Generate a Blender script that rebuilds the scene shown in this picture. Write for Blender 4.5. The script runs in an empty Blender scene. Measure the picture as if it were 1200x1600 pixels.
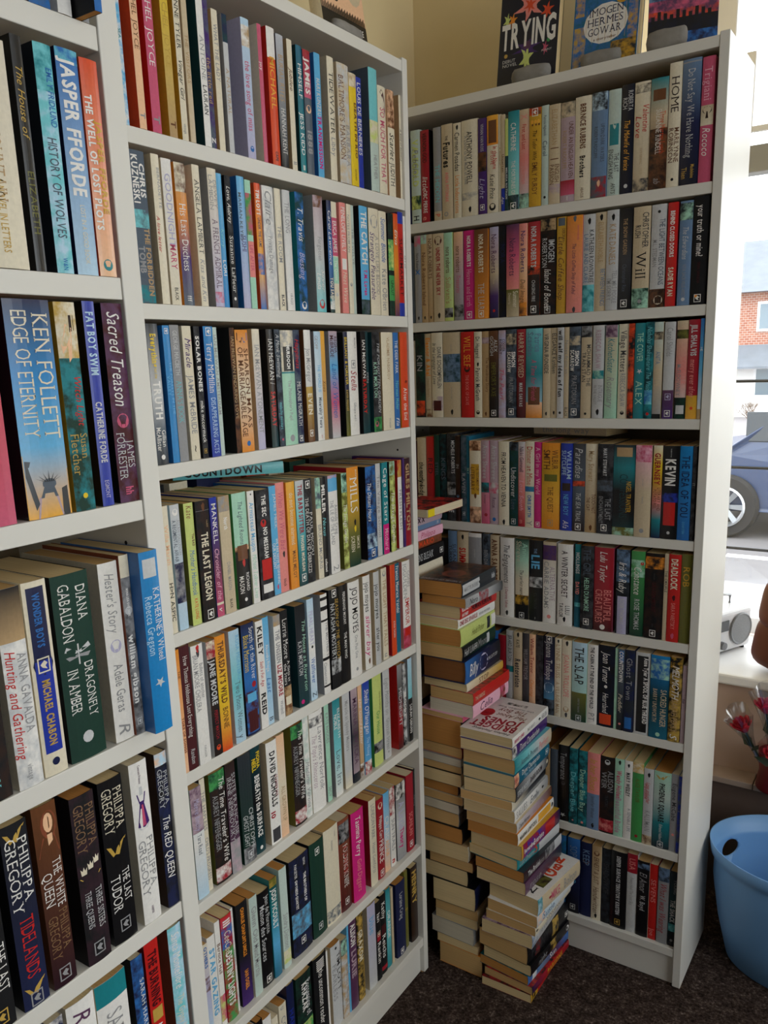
import bpy, bmesh, math, random
import numpy as np
from mathutils import Vector, Matrix

SC = bpy.context.scene
COL = SC.collection

# ------------------------------------------------------------------ camera
F_PX, PX, PY = 1284.0, 586.6, 854.9            # focal length and principal point for 1200x1600
CAM = Vector((0.904, -1.476, 1.453))
def cam_axes(yaw, pitch, roll):
    cy, sy, cp, sp, cr, sr = math.cos(yaw), math.sin(yaw), math.cos(pitch), math.sin(pitch), math.cos(roll), math.sin(roll)
    f = Vector((-sy*cp, cy*cp, sp)); r = Vector((cy, sy, 0)); u = r.cross(f)
    return cr*r + sr*u, -sr*r + cr*u, f
_r, _u, _f = cam_axes(math.radians(34.25), math.radians(-12.54), math.radians(-2.03))
cd = bpy.data.cameras.new('camera'); cam = bpy.data.objects.new('camera', cd); COL.objects.link(cam)
cd.sensor_fit = 'VERTICAL'; cd.sensor_height = 32.0; cd.sensor_width = 24.0
cd.lens = F_PX/1600*32.0
cd.shift_x = -(PX-600)/1600; cd.shift_y = (PY-800)/1600
cd.clip_start = .02; cd.clip_end = 200
m = Matrix((_r, _u, -_f)).transposed().to_4x4(); m.translation = CAM
cam.matrix_world = m
SC.camera = cam

# ------------------------------------------------------------------ light and exposure
SC.view_settings.view_transform = 'Standard'
try: SC.view_settings.look = 'None'
except Exception: pass
SC.view_settings.gamma = 1.0
SC.view_settings.use_curve_mapping = False
SC.view_settings.exposure = -0.06
W = bpy.data.worlds.new('sky'); SC.world = W; W.use_nodes = True
wn = W.node_tree.nodes; wl = W.node_tree.links
wn.clear()
wo = wn.new('ShaderNodeOutputWorld'); bg = wn.new('ShaderNodeBackground')
bg.inputs[0].default_value = (.96, .975, 1.0, 1); bg.inputs[1].default_value = 5.5
wl.new(bg.outputs[0], wo.inputs[0])

def portal(name, loc, rot, sx, sy):
    l = bpy.data.lights.new(name, 'AREA'); l.shape = 'RECTANGLE'; l.size = sx; l.size_y = sy; l.cycles.is_portal = True
    o = bpy.data.objects.new(name, l); COL.objects.link(o); o.location = loc; o.rotation_euler = rot
    return o
portal('bay_daylight', (1.025, 1.1, 1.54), (math.radians(-90), 0, 0), 1.45, 1.84)
portal('added_side_window_portal', (3.19, -.975, 1.655), (0, math.radians(90), 0), 1.61, 2.65)  # guides sky light through the added, unseen side window

# ------------------------------------------------------------------ palette (sRGB)
PAL = {k: v for k, v in (t.split(':') for t in '''white:ece9e4 cream:e4dac2 beige:cdbb9c tan:b99a70 grey:98989a lightgrey:c9cacb darkgrey:3e3e42
black:121215 silver:b8bcc4 red:c4231f crimson:a01c2c maroon:481319 darkred:80181c redorange:dc4a22 orange:e8902c amber:eeae3c yellow:e9c827
mustard:cfa030 olive:6b6a2a lime:c9d67c green:459a52 darkgreen:12382c mint:a9d9c0 mintgrey:bfd0c8 teal:1f838c darkteal:103c42 aqua:74c8cf
bluegreen:1b6580 skyblue:5fb0de lightblue:b9d6ea blue:2b6cb4 brightblue:1683c6 royal:2238a4 navy:182048 darknavy:0e1428 purple:44246c plum:5b3656
lilac:bab6d4 pink:eeb4c8 rose:cc5878 hotpink:e0407a magenta:d0207c salmon:e88c86 rosegrey:b9a2ac peach:f2c29a brown:6c4226 darkbrown:2c1a13
redbrown:8a4a34 gold:c4a04a bronze:8a6a4c slate:525e6c darkslate:262c34 slateblue:6a86a8 darkplum:2e1822 satin:d8cfbc oak:6a5236 ochre:b98a4c
pagea:e2c998 pageb:d8b076 pagec:e8d8b6 paged:c68c4c lightpage:d6cdb8 brownpage:8a5a34 hardback:c8c8c8 figure:7a4a34 purpleblue:3a3a90'''.split())}
def lin(c): return c/12.92 if c <= .04045 else ((c+.055)/1.055)**2.4
_pc = {}
def rgb(n):
    if n not in _pc:
        h = PAL[n]; _pc[n] = tuple(lin(int(h[i:i+2], 16)/255) for i in (0, 2, 4))
    return _pc[n]
SPACED = dict(lightgrey='light grey', darkgrey='dark grey', redorange='red-orange', darkred='dark red', darkgreen='dark green', mintgrey='pale grey-green',
  darkteal='dark teal', bluegreen='blue-green', skyblue='sky blue', lightblue='light blue', brightblue='bright blue', royal='royal blue', navy='navy',
  darknavy='dark navy', rosegrey='greyish pink', darkbrown='dark brown', redbrown='red-brown', darkslate='dark slate', slateblue='greyish blue', darkplum='dark plum',
  satin='silvery cream', mint='mint green', lime='pale lime', amber='amber', magenta='hot pink', salmon='salmon pink', aqua='aqua', teal='teal')
def word(n): return SPACED.get(n, n)

# ------------------------------------------------------------------ materials
def nodemat(name):
    m = bpy.data.materials.new(name); m.use_nodes = True
    nt = m.node_tree; b = nt.nodes['Principled BSDF']
    return m, nt, b
def setspec(b, v):
    k = 'Specular IOR Level' if 'Specular IOR Level' in b.inputs else 'Specular'
    b.inputs[k].default_value = v
def N(nt, t, **kw):
    n = nt.nodes.new(t)
    for k, v in kw.items(): setattr(n, k, v)
    return n
def flat(name, c, rough=.5, var=.06, scale=30, bump=0, spec=.5, metal=0):
    """a plain surface with a little procedural unevenness of its own colour"""
    m, nt, b = nodemat(name)
    if isinstance(c, str): c = rgb(c) if c in PAL else tuple(lin(int(c[i:i+2], 16)/255) for i in (0, 2, 4))
    g = N(nt, 'ShaderNodeNewGeometry'); no = N(nt, 'ShaderNodeTexNoise'); no.inputs['Scale'].default_value = scale; no.inputs['Detail'].default_value = 4
    nt.links.new(g.outputs['Position'], no.inputs['Vector'])
    mx = N(nt, 'ShaderNodeMix', data_type='RGBA')
    mx.inputs['A'].default_value = (*[x*(1-var) for x in c], 1); mx.inputs['B'].default_value = (*[min(1, x*(1+var)) for x in c], 1)
    nt.links.new(no.outputs['Fac'], mx.inputs['Factor']); nt.links.new(mx.outputs['Result'], b.inputs['Base Color'])
    b.inputs['Roughness'].default_value = rough; setspec(b, spec); b.inputs['Metallic'].default_value = metal
    if bump:
        bp = N(nt, 'ShaderNodeBump'); bp.inputs['Strength'].default_value = bump; bp.inputs['Distance'].default_value = .002
        nt.links.new(no.outputs['Fac'], bp.inputs['Height']); nt.links.new(bp.outputs['Normal'], b.inputs['Normal'])
    return m

def printed(name, rough, spec):
    """printed card: colour A mottled with colour B (print of the cover, stored per face corner)"""
    m, nt, b = nodemat(name)
    a = N(nt, 'ShaderNodeAttribute', attribute_name='ca'); c = N(nt, 'ShaderNodeAttribute', attribute_name='cb')
    g = N(nt, 'ShaderNodeNewGeometry')
    no = N(nt, 'ShaderNodeTexNoise'); no.inputs['Scale'].default_value = 70; no.inputs['Detail'].default_value = 3; no.inputs['Roughness'].default_value = .6
    nt.links.new(g.outputs['Position'], no.inputs['Vector'])
    mr = N(nt, 'ShaderNodeMapRange'); mr.inputs['From Min'].default_value = .38; mr.inputs['From Max'].default_value = .62
    nt.links.new(no.outputs['Fac'], mr.inputs['Value'])
    mu = N(nt, 'ShaderNodeMath', operation='MULTIPLY'); nt.links.new(mr.outputs['Result'], mu.inputs[0]); nt.links.new(c.outputs['Alpha'], mu.inputs[1])
    mx = N(nt, 'ShaderNodeMix', data_type='RGBA')
    nt.links.new(mu.outputs[0], mx.inputs['Factor']); nt.links.new(a.outputs['Color'], mx.inputs['A']); nt.links.new(c.outputs['Color'], mx.inputs['B'])
    # scuffed, slightly uneven print
    n2 = N(nt, 'ShaderNodeTexNoise'); n2.inputs['Scale'].default_value = 260; n2.inputs['Detail'].default_value = 2
    nt.links.new(g.outputs['Position'], n2.inputs['Vector'])
    hs = N(nt, 'ShaderNodeHueSaturation'); r2 = N(nt, 'ShaderNodeMapRange'); r2.inputs['To Min'].default_value = .88; r2.inputs['To Max'].default_value = 1.1
    nt.links.new(n2.outputs['Fac'], r2.inputs['Value']); nt.links.new(r2.outputs['Result'], hs.inputs['Value']); nt.links.new(mx.outputs['Result'], hs.inputs['Color'])
    nt.links.new(hs.outputs['Color'], b.inputs['Base Color'])
    b.inputs['Roughness'].default_value = rough; setspec(b, spec)
    return m
M_COVER = printed('laminated_cover', .3, .5)
M_MATT = printed('matt_cover', .6, .3)

def paper():
    m, nt, b = nodemat('page_block')
    a = N(nt, 'ShaderNodeAttribute', attribute_name='ca')
    lx = N(nt, 'ShaderNodeAttribute', attribute_name='lx'); g = N(nt, 'ShaderNodeNewGeometry')
    m1 = N(nt, 'ShaderNodeMath', operation='MULTIPLY'); m1.inputs[1].default_value = 1500; nt.links.new(lx.outputs['Fac'], m1.inputs[0])
    vm = N(nt, 'ShaderNodeVectorMath', operation='SCALE'); vm.inputs['Scale'].default_value = 7; nt.links.new(g.outputs['Position'], vm.inputs[0])
    no = N(nt, 'ShaderNodeTexNoise', noise_dimensions='4D'); no.inputs['Scale'].default_value = 1; no.inputs['Detail'].default_value = 2
    nt.links.new(vm.outputs[0], no.inputs['Vector']); nt.links.new(m1.outputs[0], no.inputs['W'])
    hs = N(nt, 'ShaderNodeHueSaturation'); r2 = N(nt, 'ShaderNodeMapRange'); r2.inputs['To Min'].default_value = .72; r2.inputs['To Max'].default_value = 1.2
    nt.links.new(no.outputs['Fac'], r2.inputs['Value']); nt.links.new(r2.outputs['Result'], hs.inputs['Value']); nt.links.new(a.outputs['Color'], hs.inputs['Color'])
    nt.links.new(hs.outputs['Color'], b.inputs['Base Color']); b.inputs['Roughness'].default_value = .9; setspec(b, .1)
    return m
M_PAPER = paper()
M_SHELF = flat('white_melamine', 'dfdcd4', .42, .02, 6, .05)
M_SHELFD = flat('pin_hole_dark', '15120f', .9)
M_BACKB = flat('white_hardboard_back', 'a89a80', .8, .05, 8)
M_WALL = flat('cream_emulsion', 'e6d2a4', .85, .04, 12, .15, .2)
M_WALLP = flat('magnolia_emulsion', 'c8b0a2', .85, .04, 12, .1, .2)
M_CEIL = flat('ceiling_paint', 'd8d2c8', .9, .02)
M_UPVC = flat('white_window_frame', 'eeeeee', .35, .02)
M_GREYP = flat('grey_window_rail', '9a9a96', .5, .03)
M_STONE = flat('grey_stone', '8e8a84', .9, .25, 60, .9, .2)

def carpet():
    m, nt, b = nodemat('brown_fleck_carpet')
    g = N(nt, 'ShaderNodeNewGeometry')
    n1 = N(nt, 'ShaderNodeTexNoise'); n1.inputs['Scale'].default_value = 150; n1.inputs['Detail'].default_value = 6; n1.inputs['Roughness'].default_value = .75
    n2 = N(nt, 'ShaderNodeTexNoise'); n2.inputs['Scale'].default_value = 45; n2.inputs['Detail'].default_value = 5
    for n in (n1, n2): nt.links.new(g.outputs['Position'], n.inputs['Vector'])
    cr = N(nt, 'ShaderNodeValToRGB'); e = cr.color_ramp.elements
    e[0].position = .38; e[0].color = (.010, .007, .006, 1); e[1].position = .66; e[1].color = (.34, .27, .24, 1)
    k = e.new(.5); k.color = (.055, .037, .031, 1)
    k = e.new(.57); k.color = (.11, .078, .065, 1)
    ad = N(nt, 'ShaderNodeMix', data_type='FLOAT'); ad.inputs['Factor'].default_value = .3
    nt.links.new(n1.outputs['Fac'], ad.inputs['A']); nt.links.new(n2.outputs['Fac'], ad.inputs['B']); nt.links.new(ad.outputs['Result'], cr.inputs['Fac'])
    nt.links.new(cr.outputs['Color'], b.inputs['Base Color']); b.inputs['Roughness'].default_value = 1; setspec(b, .05)
    bp = N(nt, 'ShaderNodeBump'); bp.inputs['Strength'].default_value = .9; bp.inputs['Distance'].default_value = .006
    nt.links.new(n1.outputs['Fac'], bp.inputs['Height']); nt.links.new(bp.outputs['Normal'], b.inputs['Normal'])
    return m
M_CARPET = carpet()
def glassmat(name, tint=(1, 1, 1), rough=0, mixf=.06):
    m = bpy.data.materials.new(name); m.use_nodes = True; nt = m.node_tree; nt.nodes.clear()
    o = N(nt, 'ShaderNodeOutputMaterial'); t = N(nt, 'ShaderNodeBsdfTransparent'); gl = N(nt, 'ShaderNodeBsdfGlossy'); mx = N(nt, 'ShaderNodeMixShader')
    t.inputs[0].default_value = (*tint, 1); gl.inputs['Roughness'].default_value = rough; mx.inputs[0].default_value = mixf
    nt.links.new(t.outputs[0], mx.inputs[1]); nt.links.new(gl.outputs[0], mx.inputs[2]); nt.links.new(mx.outputs[0], o.inputs[0])
    return m
M_GLASS = glassmat('window_glass', (.97, .99, .99))
M_CELLO = glassmat('clear_cellophane', (.86, .86, .88), .12, .22)

# ------------------------------------------------------------------ mesh helpers
class MB:
    def __init__(s): s.v = []; s.f = []; s.ca = []; s.cb = []; s.mi = []
    def add(s, vs, fs, ca=(1, 1, 1), cb=None, mi=0):
        o = len(s.v); s.v += [tuple(p) for p in vs]
        for f in fs:
            s.f.append(tuple(i+o for i in f)); s.mi.append(mi)
            s.ca.append([(*ca, 1)]*len(f)); s.cb.append([(*(cb or ca), 1 if cb else 0)]*len(f))
    def box(s, a, b, ca=(1, 1, 1), cb=None, mi=0):
        x0, y0, z0 = a; x1, y1, z1 = b
        s.add([(x0,y0,z0),(x1,y0,z0),(x1,y1,z0),(x0,y1,z0),(x0,y0,z1),(x1,y0,z1),(x1,y1,z1),(x0,y1,z1)],
              [(0,3,2,1),(4,5,6,7),(0,1,5,4),(1,2,6,5),(2,3,7,6),(3,0,4,7)], ca, cb, mi)
    def lathe(s, prof, n=32, c=(0, 0), sq=(1, 1), mi=0, ca=(1, 1, 1)):
        vs = []; fs = []
        for r, z in prof:
            for k in range(n):
                t = 2*math.pi*k/n; vs.append((c[0]+r*sq[0]*math.cos(t), c[1]+r*sq[1]*math.sin(t), z))
        for i in range(len(prof)-1):
            for k in range(n):
                a = i*n+k; b = i*n+(k+1) % n; fs.append((a, b, b+n, a+n))
        s.add(vs, fs, ca, None, mi)
    def tube(s, pts, r, n=8, mi=0, ca=(1, 1, 1)):
        vs = []; fs = []; pts = [Vector(p) for p in pts]
        for i, p in enumerate(pts):
            d = (pts[min(i+1, len(pts)-1)]-pts[max(i-1, 0)]).normalized()
            a = d.orthogonal().normalized(); b = d.cross(a); rr = r[i] if isinstance(r, (list, tuple)) else r
            for k in range(n):
                t = 2*math.pi*k/n; vs.append(p+a*rr*math.cos(t)+b*rr*math.sin(t))
        for i in range(len(pts)-1):
            for k in range(n):
                fs.append((i*n+k, i*n+(k+1) % n, (i+1)*n+(k+1) % n, (i+1)*n+k))
        fs.append(tuple(range(n))[::-1]); fs.append(tuple((len(pts)-1)*n+k for k in range(n)))
        s.add(vs, fs, ca, None, mi)
    def mesh(s, name, mats, colors=False, smooth=False):
        me = bpy.data.meshes.new(name); me.from_pydata(s.v, [], s.f)
        for m in mats: me.materials.append(m)
        me.polygons.foreach_set('material_index', s.mi)
        if smooth: me.polygons.foreach_set('use_smooth', [True]*len(s.f))
        if colors:
            for nm, src in (('ca', s.ca), ('cb', s.cb)):
                at = me.color_attributes.new(nm, 'FLOAT_COLOR', 'CORNER')
                at.data.foreach_set('color', np.array([c for f in src for c in f], np.float32).ravel())
            lx = me.attributes.new('lx', 'FLOAT', 'POINT'); lx.data.foreach_set('value', getattr(s, 'lx', None) or [p[0] for p in s.v])
        me.update(); return me
def link(name, me, parent=None, loc=None, rotz=None):
    o = bpy.data.objects.new(name, me); COL.objects.link(o)
    if parent: o.parent = parent
    if loc: o.location = loc
    if rotz is not None: o.rotation_euler = (0, 0, rotz)
    return o
def obj(name, mb, mats, parent=None, bevel=0, smooth=False, colors=False, seg=2):
    if not isinstance(mats, (list, tuple)): mats = [mats]
    o = link(name, mb.mesh(name, mats, colors, smooth), parent)
    if bevel:
        b = o.modifiers.new('bevel', 'BEVEL'); b.width = bevel; b.segments = seg; b.limit_method = 'ANGLE'; b.angle_limit = math.radians(40)
    return o
def tag(o, label=None, cat=None, group=None, kind=None):
    if label: o['label'] = label
    if cat: o['category'] = cat
    if group: o['group'] = group
    if kind: o['kind'] = kind
    return o
def thing(name, label, cat, loc=(0, 0, 0), rotz=0, group=None):
    return tag(link(name, None, None, loc, rotz), label, cat, group)
def bx(name, a, b, mat, parent=None, bevel=0, kind=None, label=None):
    mb = MB(); mb.box(a, b); o = obj(name, mb, mat, parent, bevel)
    if kind: o['kind'] = kind
    if label: o['label'] = label
    return o

# ------------------------------------------------------------------ lettering: the built-in face, laid out glyph by glyph
GL = {}
def glyph(ch, st):
    k = (ch, st)
    if k in GL: return GL[k]
    cu = bpy.data.curves.new('g', 'FONT'); cu.body = ch; cu.size = 1; cu.resolution_u = 2
    cu.offset = {'b': .035, 's': -.006, 'n': .006, 'i': .0, 't': -.01}[st]
    o = bpy.data.objects.new('g', cu); COL.objects.link(o)
    dg = bpy.context.evaluated_depsgraph_get(); dg.update()
    me = bpy.data.meshes.new_from_object(o.evaluated_get(dg))
    bm = bmesh.new(); bm.from_mesh(me)                       # sliced across, so that it can follow a rounded spine
    for q in range(-2, 8): bmesh.ops.bisect_plane(bm, geom=bm.verts[:]+bm.edges[:]+bm.faces[:], plane_co=(0, q*.1+.03, 0), plane_no=(0, 1, 0))
    bm.to_mesh(me); bm.free()
    V = np.array([v.co[:2] for v in me.vertices], float).reshape(-1, 2); F = [tuple(p.vertices) for p in me.polygons]
    bpy.data.objects.remove(o); bpy.data.curves.remove(cu); 
    if len(V) and st == 's':                                  # small slab serifs on the flat stem ends
        from collections import Counter
        ec = Counter()
        for f in F:
            for a, b in zip(f, f[1:]+f[:1]): ec[tuple(sorted((a, b)))] += 1
        add = []
        for (a, b), n in ec.items():
            if n != 1: continue
            (xa, ya), (xb, yb) = V[a], V[b]
            if abs(ya-yb) < .004 and .03 < abs(xa-xb) < .19:
                lo, hi = min(xa, xb)-.055, max(xa, xb)+.055
                up = ya < V[:, 1].mean(); y0, y1 = (ya-.001, ya+.04) if up else (ya-.04, ya+.001)
                add.append((lo, hi, y0, y1))
        V = V.tolist()
        for lo, hi, y0, y1 in add:
            o2 = len(V); V += [[lo, y0], [hi, y0], [hi, y1], [lo, y1]]; F.append((o2, o2+1, o2+2, o2+3))
        V = np.array(V)
    if len(V):
        x0, x1 = V[:, 0].min(), V[:, 0].max(); V = V.copy(); V[:, 0] -= x0
        if st == 'i': V[:, 0] += V[:, 1]*.28
        GL[k] = (V, F, x1-x0+(.1 if st != 's' else .07))
    else: GL[k] = (np.zeros((0, 2)), [], .32)
    bpy.data.meshes.remove(me)
    return GL[k]
CAPH = {}
def layout(txt, st):
    """-> verts (n,2) in units of cap height, faces, total length"""
    if st not in CAPH: CAPH[st] = glyph('H', st)[0][:, 1].max()
    c = CAPH[st]; x = 0; Vs = []; Fs = []; n = 0
    for ch in txt:
        V, F, adv = glyph(ch, st)
        if len(V):
            Vs.append(V+[x, 0]); Fs += [tuple(i+n for i in f) for f in F]; n += len(V)
        x += adv
    if not Vs: return np.zeros((0, 2)), [], 1
    return np.concatenate(Vs)/c, Fs, max(x-.1, .1)/c
def fit(txt, st, L, hmax):
    lo = .6
    if st == 'B': st = 'b'; lo = .42
    V, F, n = layout(txt, st)
    if not len(V): return V, F
    sy = hmax; sx = L/n
    if sx > sy*1.12: sx = sy*1.12
    if sx < sy*lo: sy = sx/lo
    V = V*[sx, sy]; off = (L-n*sx)/2
    V[:, 0] += max(off, 0); V[:, 1] -= sy/2
    return V, F

# ------------------------------------------------------------------ books
def parse_col(s):
    """'red' | '^a:b:c' gradient down the spine | '~a:b' mottled print"""
    if s[0] == '^': return [rgb(c) for c in s[1:].split(':')], None
    if s[0] == '~':
        a, b = s[1:].split(':'); return [rgb(a)], rgb(b)
    return [rgb(s)], None
def main_word(s):
    s = s.lstrip('^~'); return word(s.split(':')[0])
def shapes2d(kind, a):
    """little printed pictures, in (along, across) fractions; returned as polygons [(points, colour)]"""
    P = []
    def disc(u, v, r, c, n=10, e=1): P.append(([(u+r*e*math.cos(2*math.pi*k/n), v+r*math.sin(2*math.pi*k/n)) for k in range(n)], c))
    if kind == 'liberty':
        P += [([(0.70, -.5), (1, -.5), (1, .5), (0.78, .5)], 'amber'), ([(1, .46), (.86, .44), (.87, .3), (1, .28)], 'darkslate'), ([(.9, -.24), (1, -.3), (1, .3), (.9, .2)], 'rosegrey'), ([(.84, -.08), (.905, -.2), (.905, .2), (.84, .1)], 'slate'),
              ([(.73, -.42), (.78, -.38), (.93, -.24), (.96, -.32), (.8, -.46), (.74, -.46)], 'darkslate'), ([(.725, -.46), (.73, -.34), (.755, -.38), (.755, -.46)], 'darkslate')]
        disc(.84, .02, .16, 'slate', 10, .16)
        for k in range(7):
            t = -1.1+k*.37; P.append(([(.83+.0*k, .02+.1*math.sin(t)-.015), (.83, .02+.1*math.sin(t)+.015), (.775+.03*abs(t), .02+.36*math.sin(t))], 'darkslate'))
    elif kind == 'dragonfly':
        u = .42
        P += [([(u-.05, -.02), (u-.05, .02), (u+.06, .02), (u+.06, -.02)], 'lightgrey')]
        for s in (-1, 1):
            P.append(([(u-.01, 0), (u-.045, s*.3), (u-.02, s*.36), (u, s*.05)], 'lightgrey')); P.append(([(u+.005, 0), (u+.01, s*.34), (u+.03, s*.26), (u+.02, s*.03)], 'grey'))
    elif kind == 'portrait':
        disc(.11, .1, .34, 'redbrown', 12, .22); disc(.1, .08, .2, 'peach', 12, .26)
        P.append(([(.17, -.2), (.17, .3), (.27, .46), (.27, -.42)], 'redbrown')); P.append(([(.16, -.02), (.16, .2), (.2, .2), (.22, .0)], 'peach'))
    elif kind == 'crowns':
        for k, v in enumerate((-.26, .02, .28)):
            u = .435-.02*k; P.append(([(u+.02, v-.1), (u+.02, v+.1), (u-.02, v+.13), (u-.005, v+.05), (u-.028, v), (u-.005, v-.05), (u-.02, v-.13)], 'cream'))
        P.append(([(.47, -.45), (.47, .45), (.485, .35), (.485, -.35)], 'gold'))
    elif kind == 'feather':
        f0, f1 = a; P.append(([(f0, .42), (f1, .05), (f1-.01, -.12), ((f0+f1)/2, -.02), (f0+.01, .25)], 'gold')); P.append(([(f1, -.2), (f0+.02, -.42), (f0+.03, -.25), (f1-.01, -.1)], 'gold'))
    elif kind == 'dress':
        P += [([(.15, -.08), (.15, .08), (.2, .1), (.2, -.1)], 'lightgrey'), ([(.19, -.26), (.19, .26), (.25, .14), (.25, -.14)], 'purple'), ([(.25, -.12), (.25, .12), (.38, .34), (.4, .05), (.39, -.32)], 'purple'), ([(.26, -.03), (.26, .06), (.39, .14), (.39, -.06)], 'rose'), ([(.385, -.34), (.385, .34), (.41, .2), (.41, -.2)], 'lightgrey')]
    elif kind == 'butterfly':
        P += [([(.065, 0), (.02, .4), (.08, .42), (.105, .12)], 'blue'), ([(.065, 0), (.02, -.4), (.08, -.42), (.105, -.12)], 'brown')]
    elif kind == 'star':
        u = a[0]; P.append(([(u+(.012 if k % 2 else .03)*math.cos(math.pi*k/5), (.12 if k % 2 else .3)*math.sin(math.pi*k/5)) for k in range(10)], 'lightgrey'))
    elif kind == 'moon':
        P.append(([(.03, -.1), (.05, .15), (.12, .35), (.22, .4), (.26, .3), (.17, .2), (.1, .0), (.06, -.25)], 'maroon'))
    elif kind == 'figure':
        P += [([(.06, .1), (.06, .34), (.13, .34), (.14, .1)], 'darkbrown'), ([(.1, -.1), (.12, .2), (.26, .1), (.28, -.05), (.2, -.05), (.24, -.3), (.2, -.35), (.15, -.2)], 'peach')]
    elif kind == 'tree':
        disc(.42, 0, .38, 'darkbrown', 10, .08); P.append(([(.43, -.04), (.43, .04), (.485, .12), (.485, -.12)], 'darkbrown'))
    elif kind == 'flourish':
        for v in (-.25, .05, .3): disc(.14, v, .13, 'amber', 8, .16); disc(.17, v+.05, .08, 'brown', 6, .16)
    return P
ITEMK = set('liberty dragonfly portrait crowns feather dress butterfly star moon figure tree flourish'.split())

class Spec: pass
def read_spec(f):
    """f: [spine colour, printed shapes, texts, side colour, overhang]"""
    s = Spec(); s.col = f[0]; s.items = []; s.side = f[3] if len(f) > 3 and f[3] else None
    s.out = float(f[4]) if len(f) > 4 and f[4] and f[4][0] in '.-0' else 0
    for blk, sep in ((f[1], ','), (f[2] if len(f) > 2 else '', ';')):
        for it in blk.split(sep) if blk else []:
            for t in ([it] if sep == ';' else [it]):
                w = t.split()
                if not w: continue
                k = w[0]
                if k[0] in 'bnsi' and len(k) <= 2 and (len(k) == 1 or k[1] in 'LR') and len(w) > 3: s.items.append(('T', k, w[1], float(w[2]), float(w[3]), ' '.join(w[4:])))
                elif k in ITEMK: s.items.append(('P', k, [float(x) for x in w[1:]]))
                elif k == 'o': s.items.append(('O', w[1], float(w[2]), float(w[3]), float(w[4])))
                elif k == 'q': s.items.append(('Q', w[1], float(w[2]), float(w[3])))
                elif len(w) >= 3 and (w[0].lstrip('^~').split(':')[0] in PAL): s.items.append(('B', w[0], float(w[1]), float(w[2])))
    return s

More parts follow.
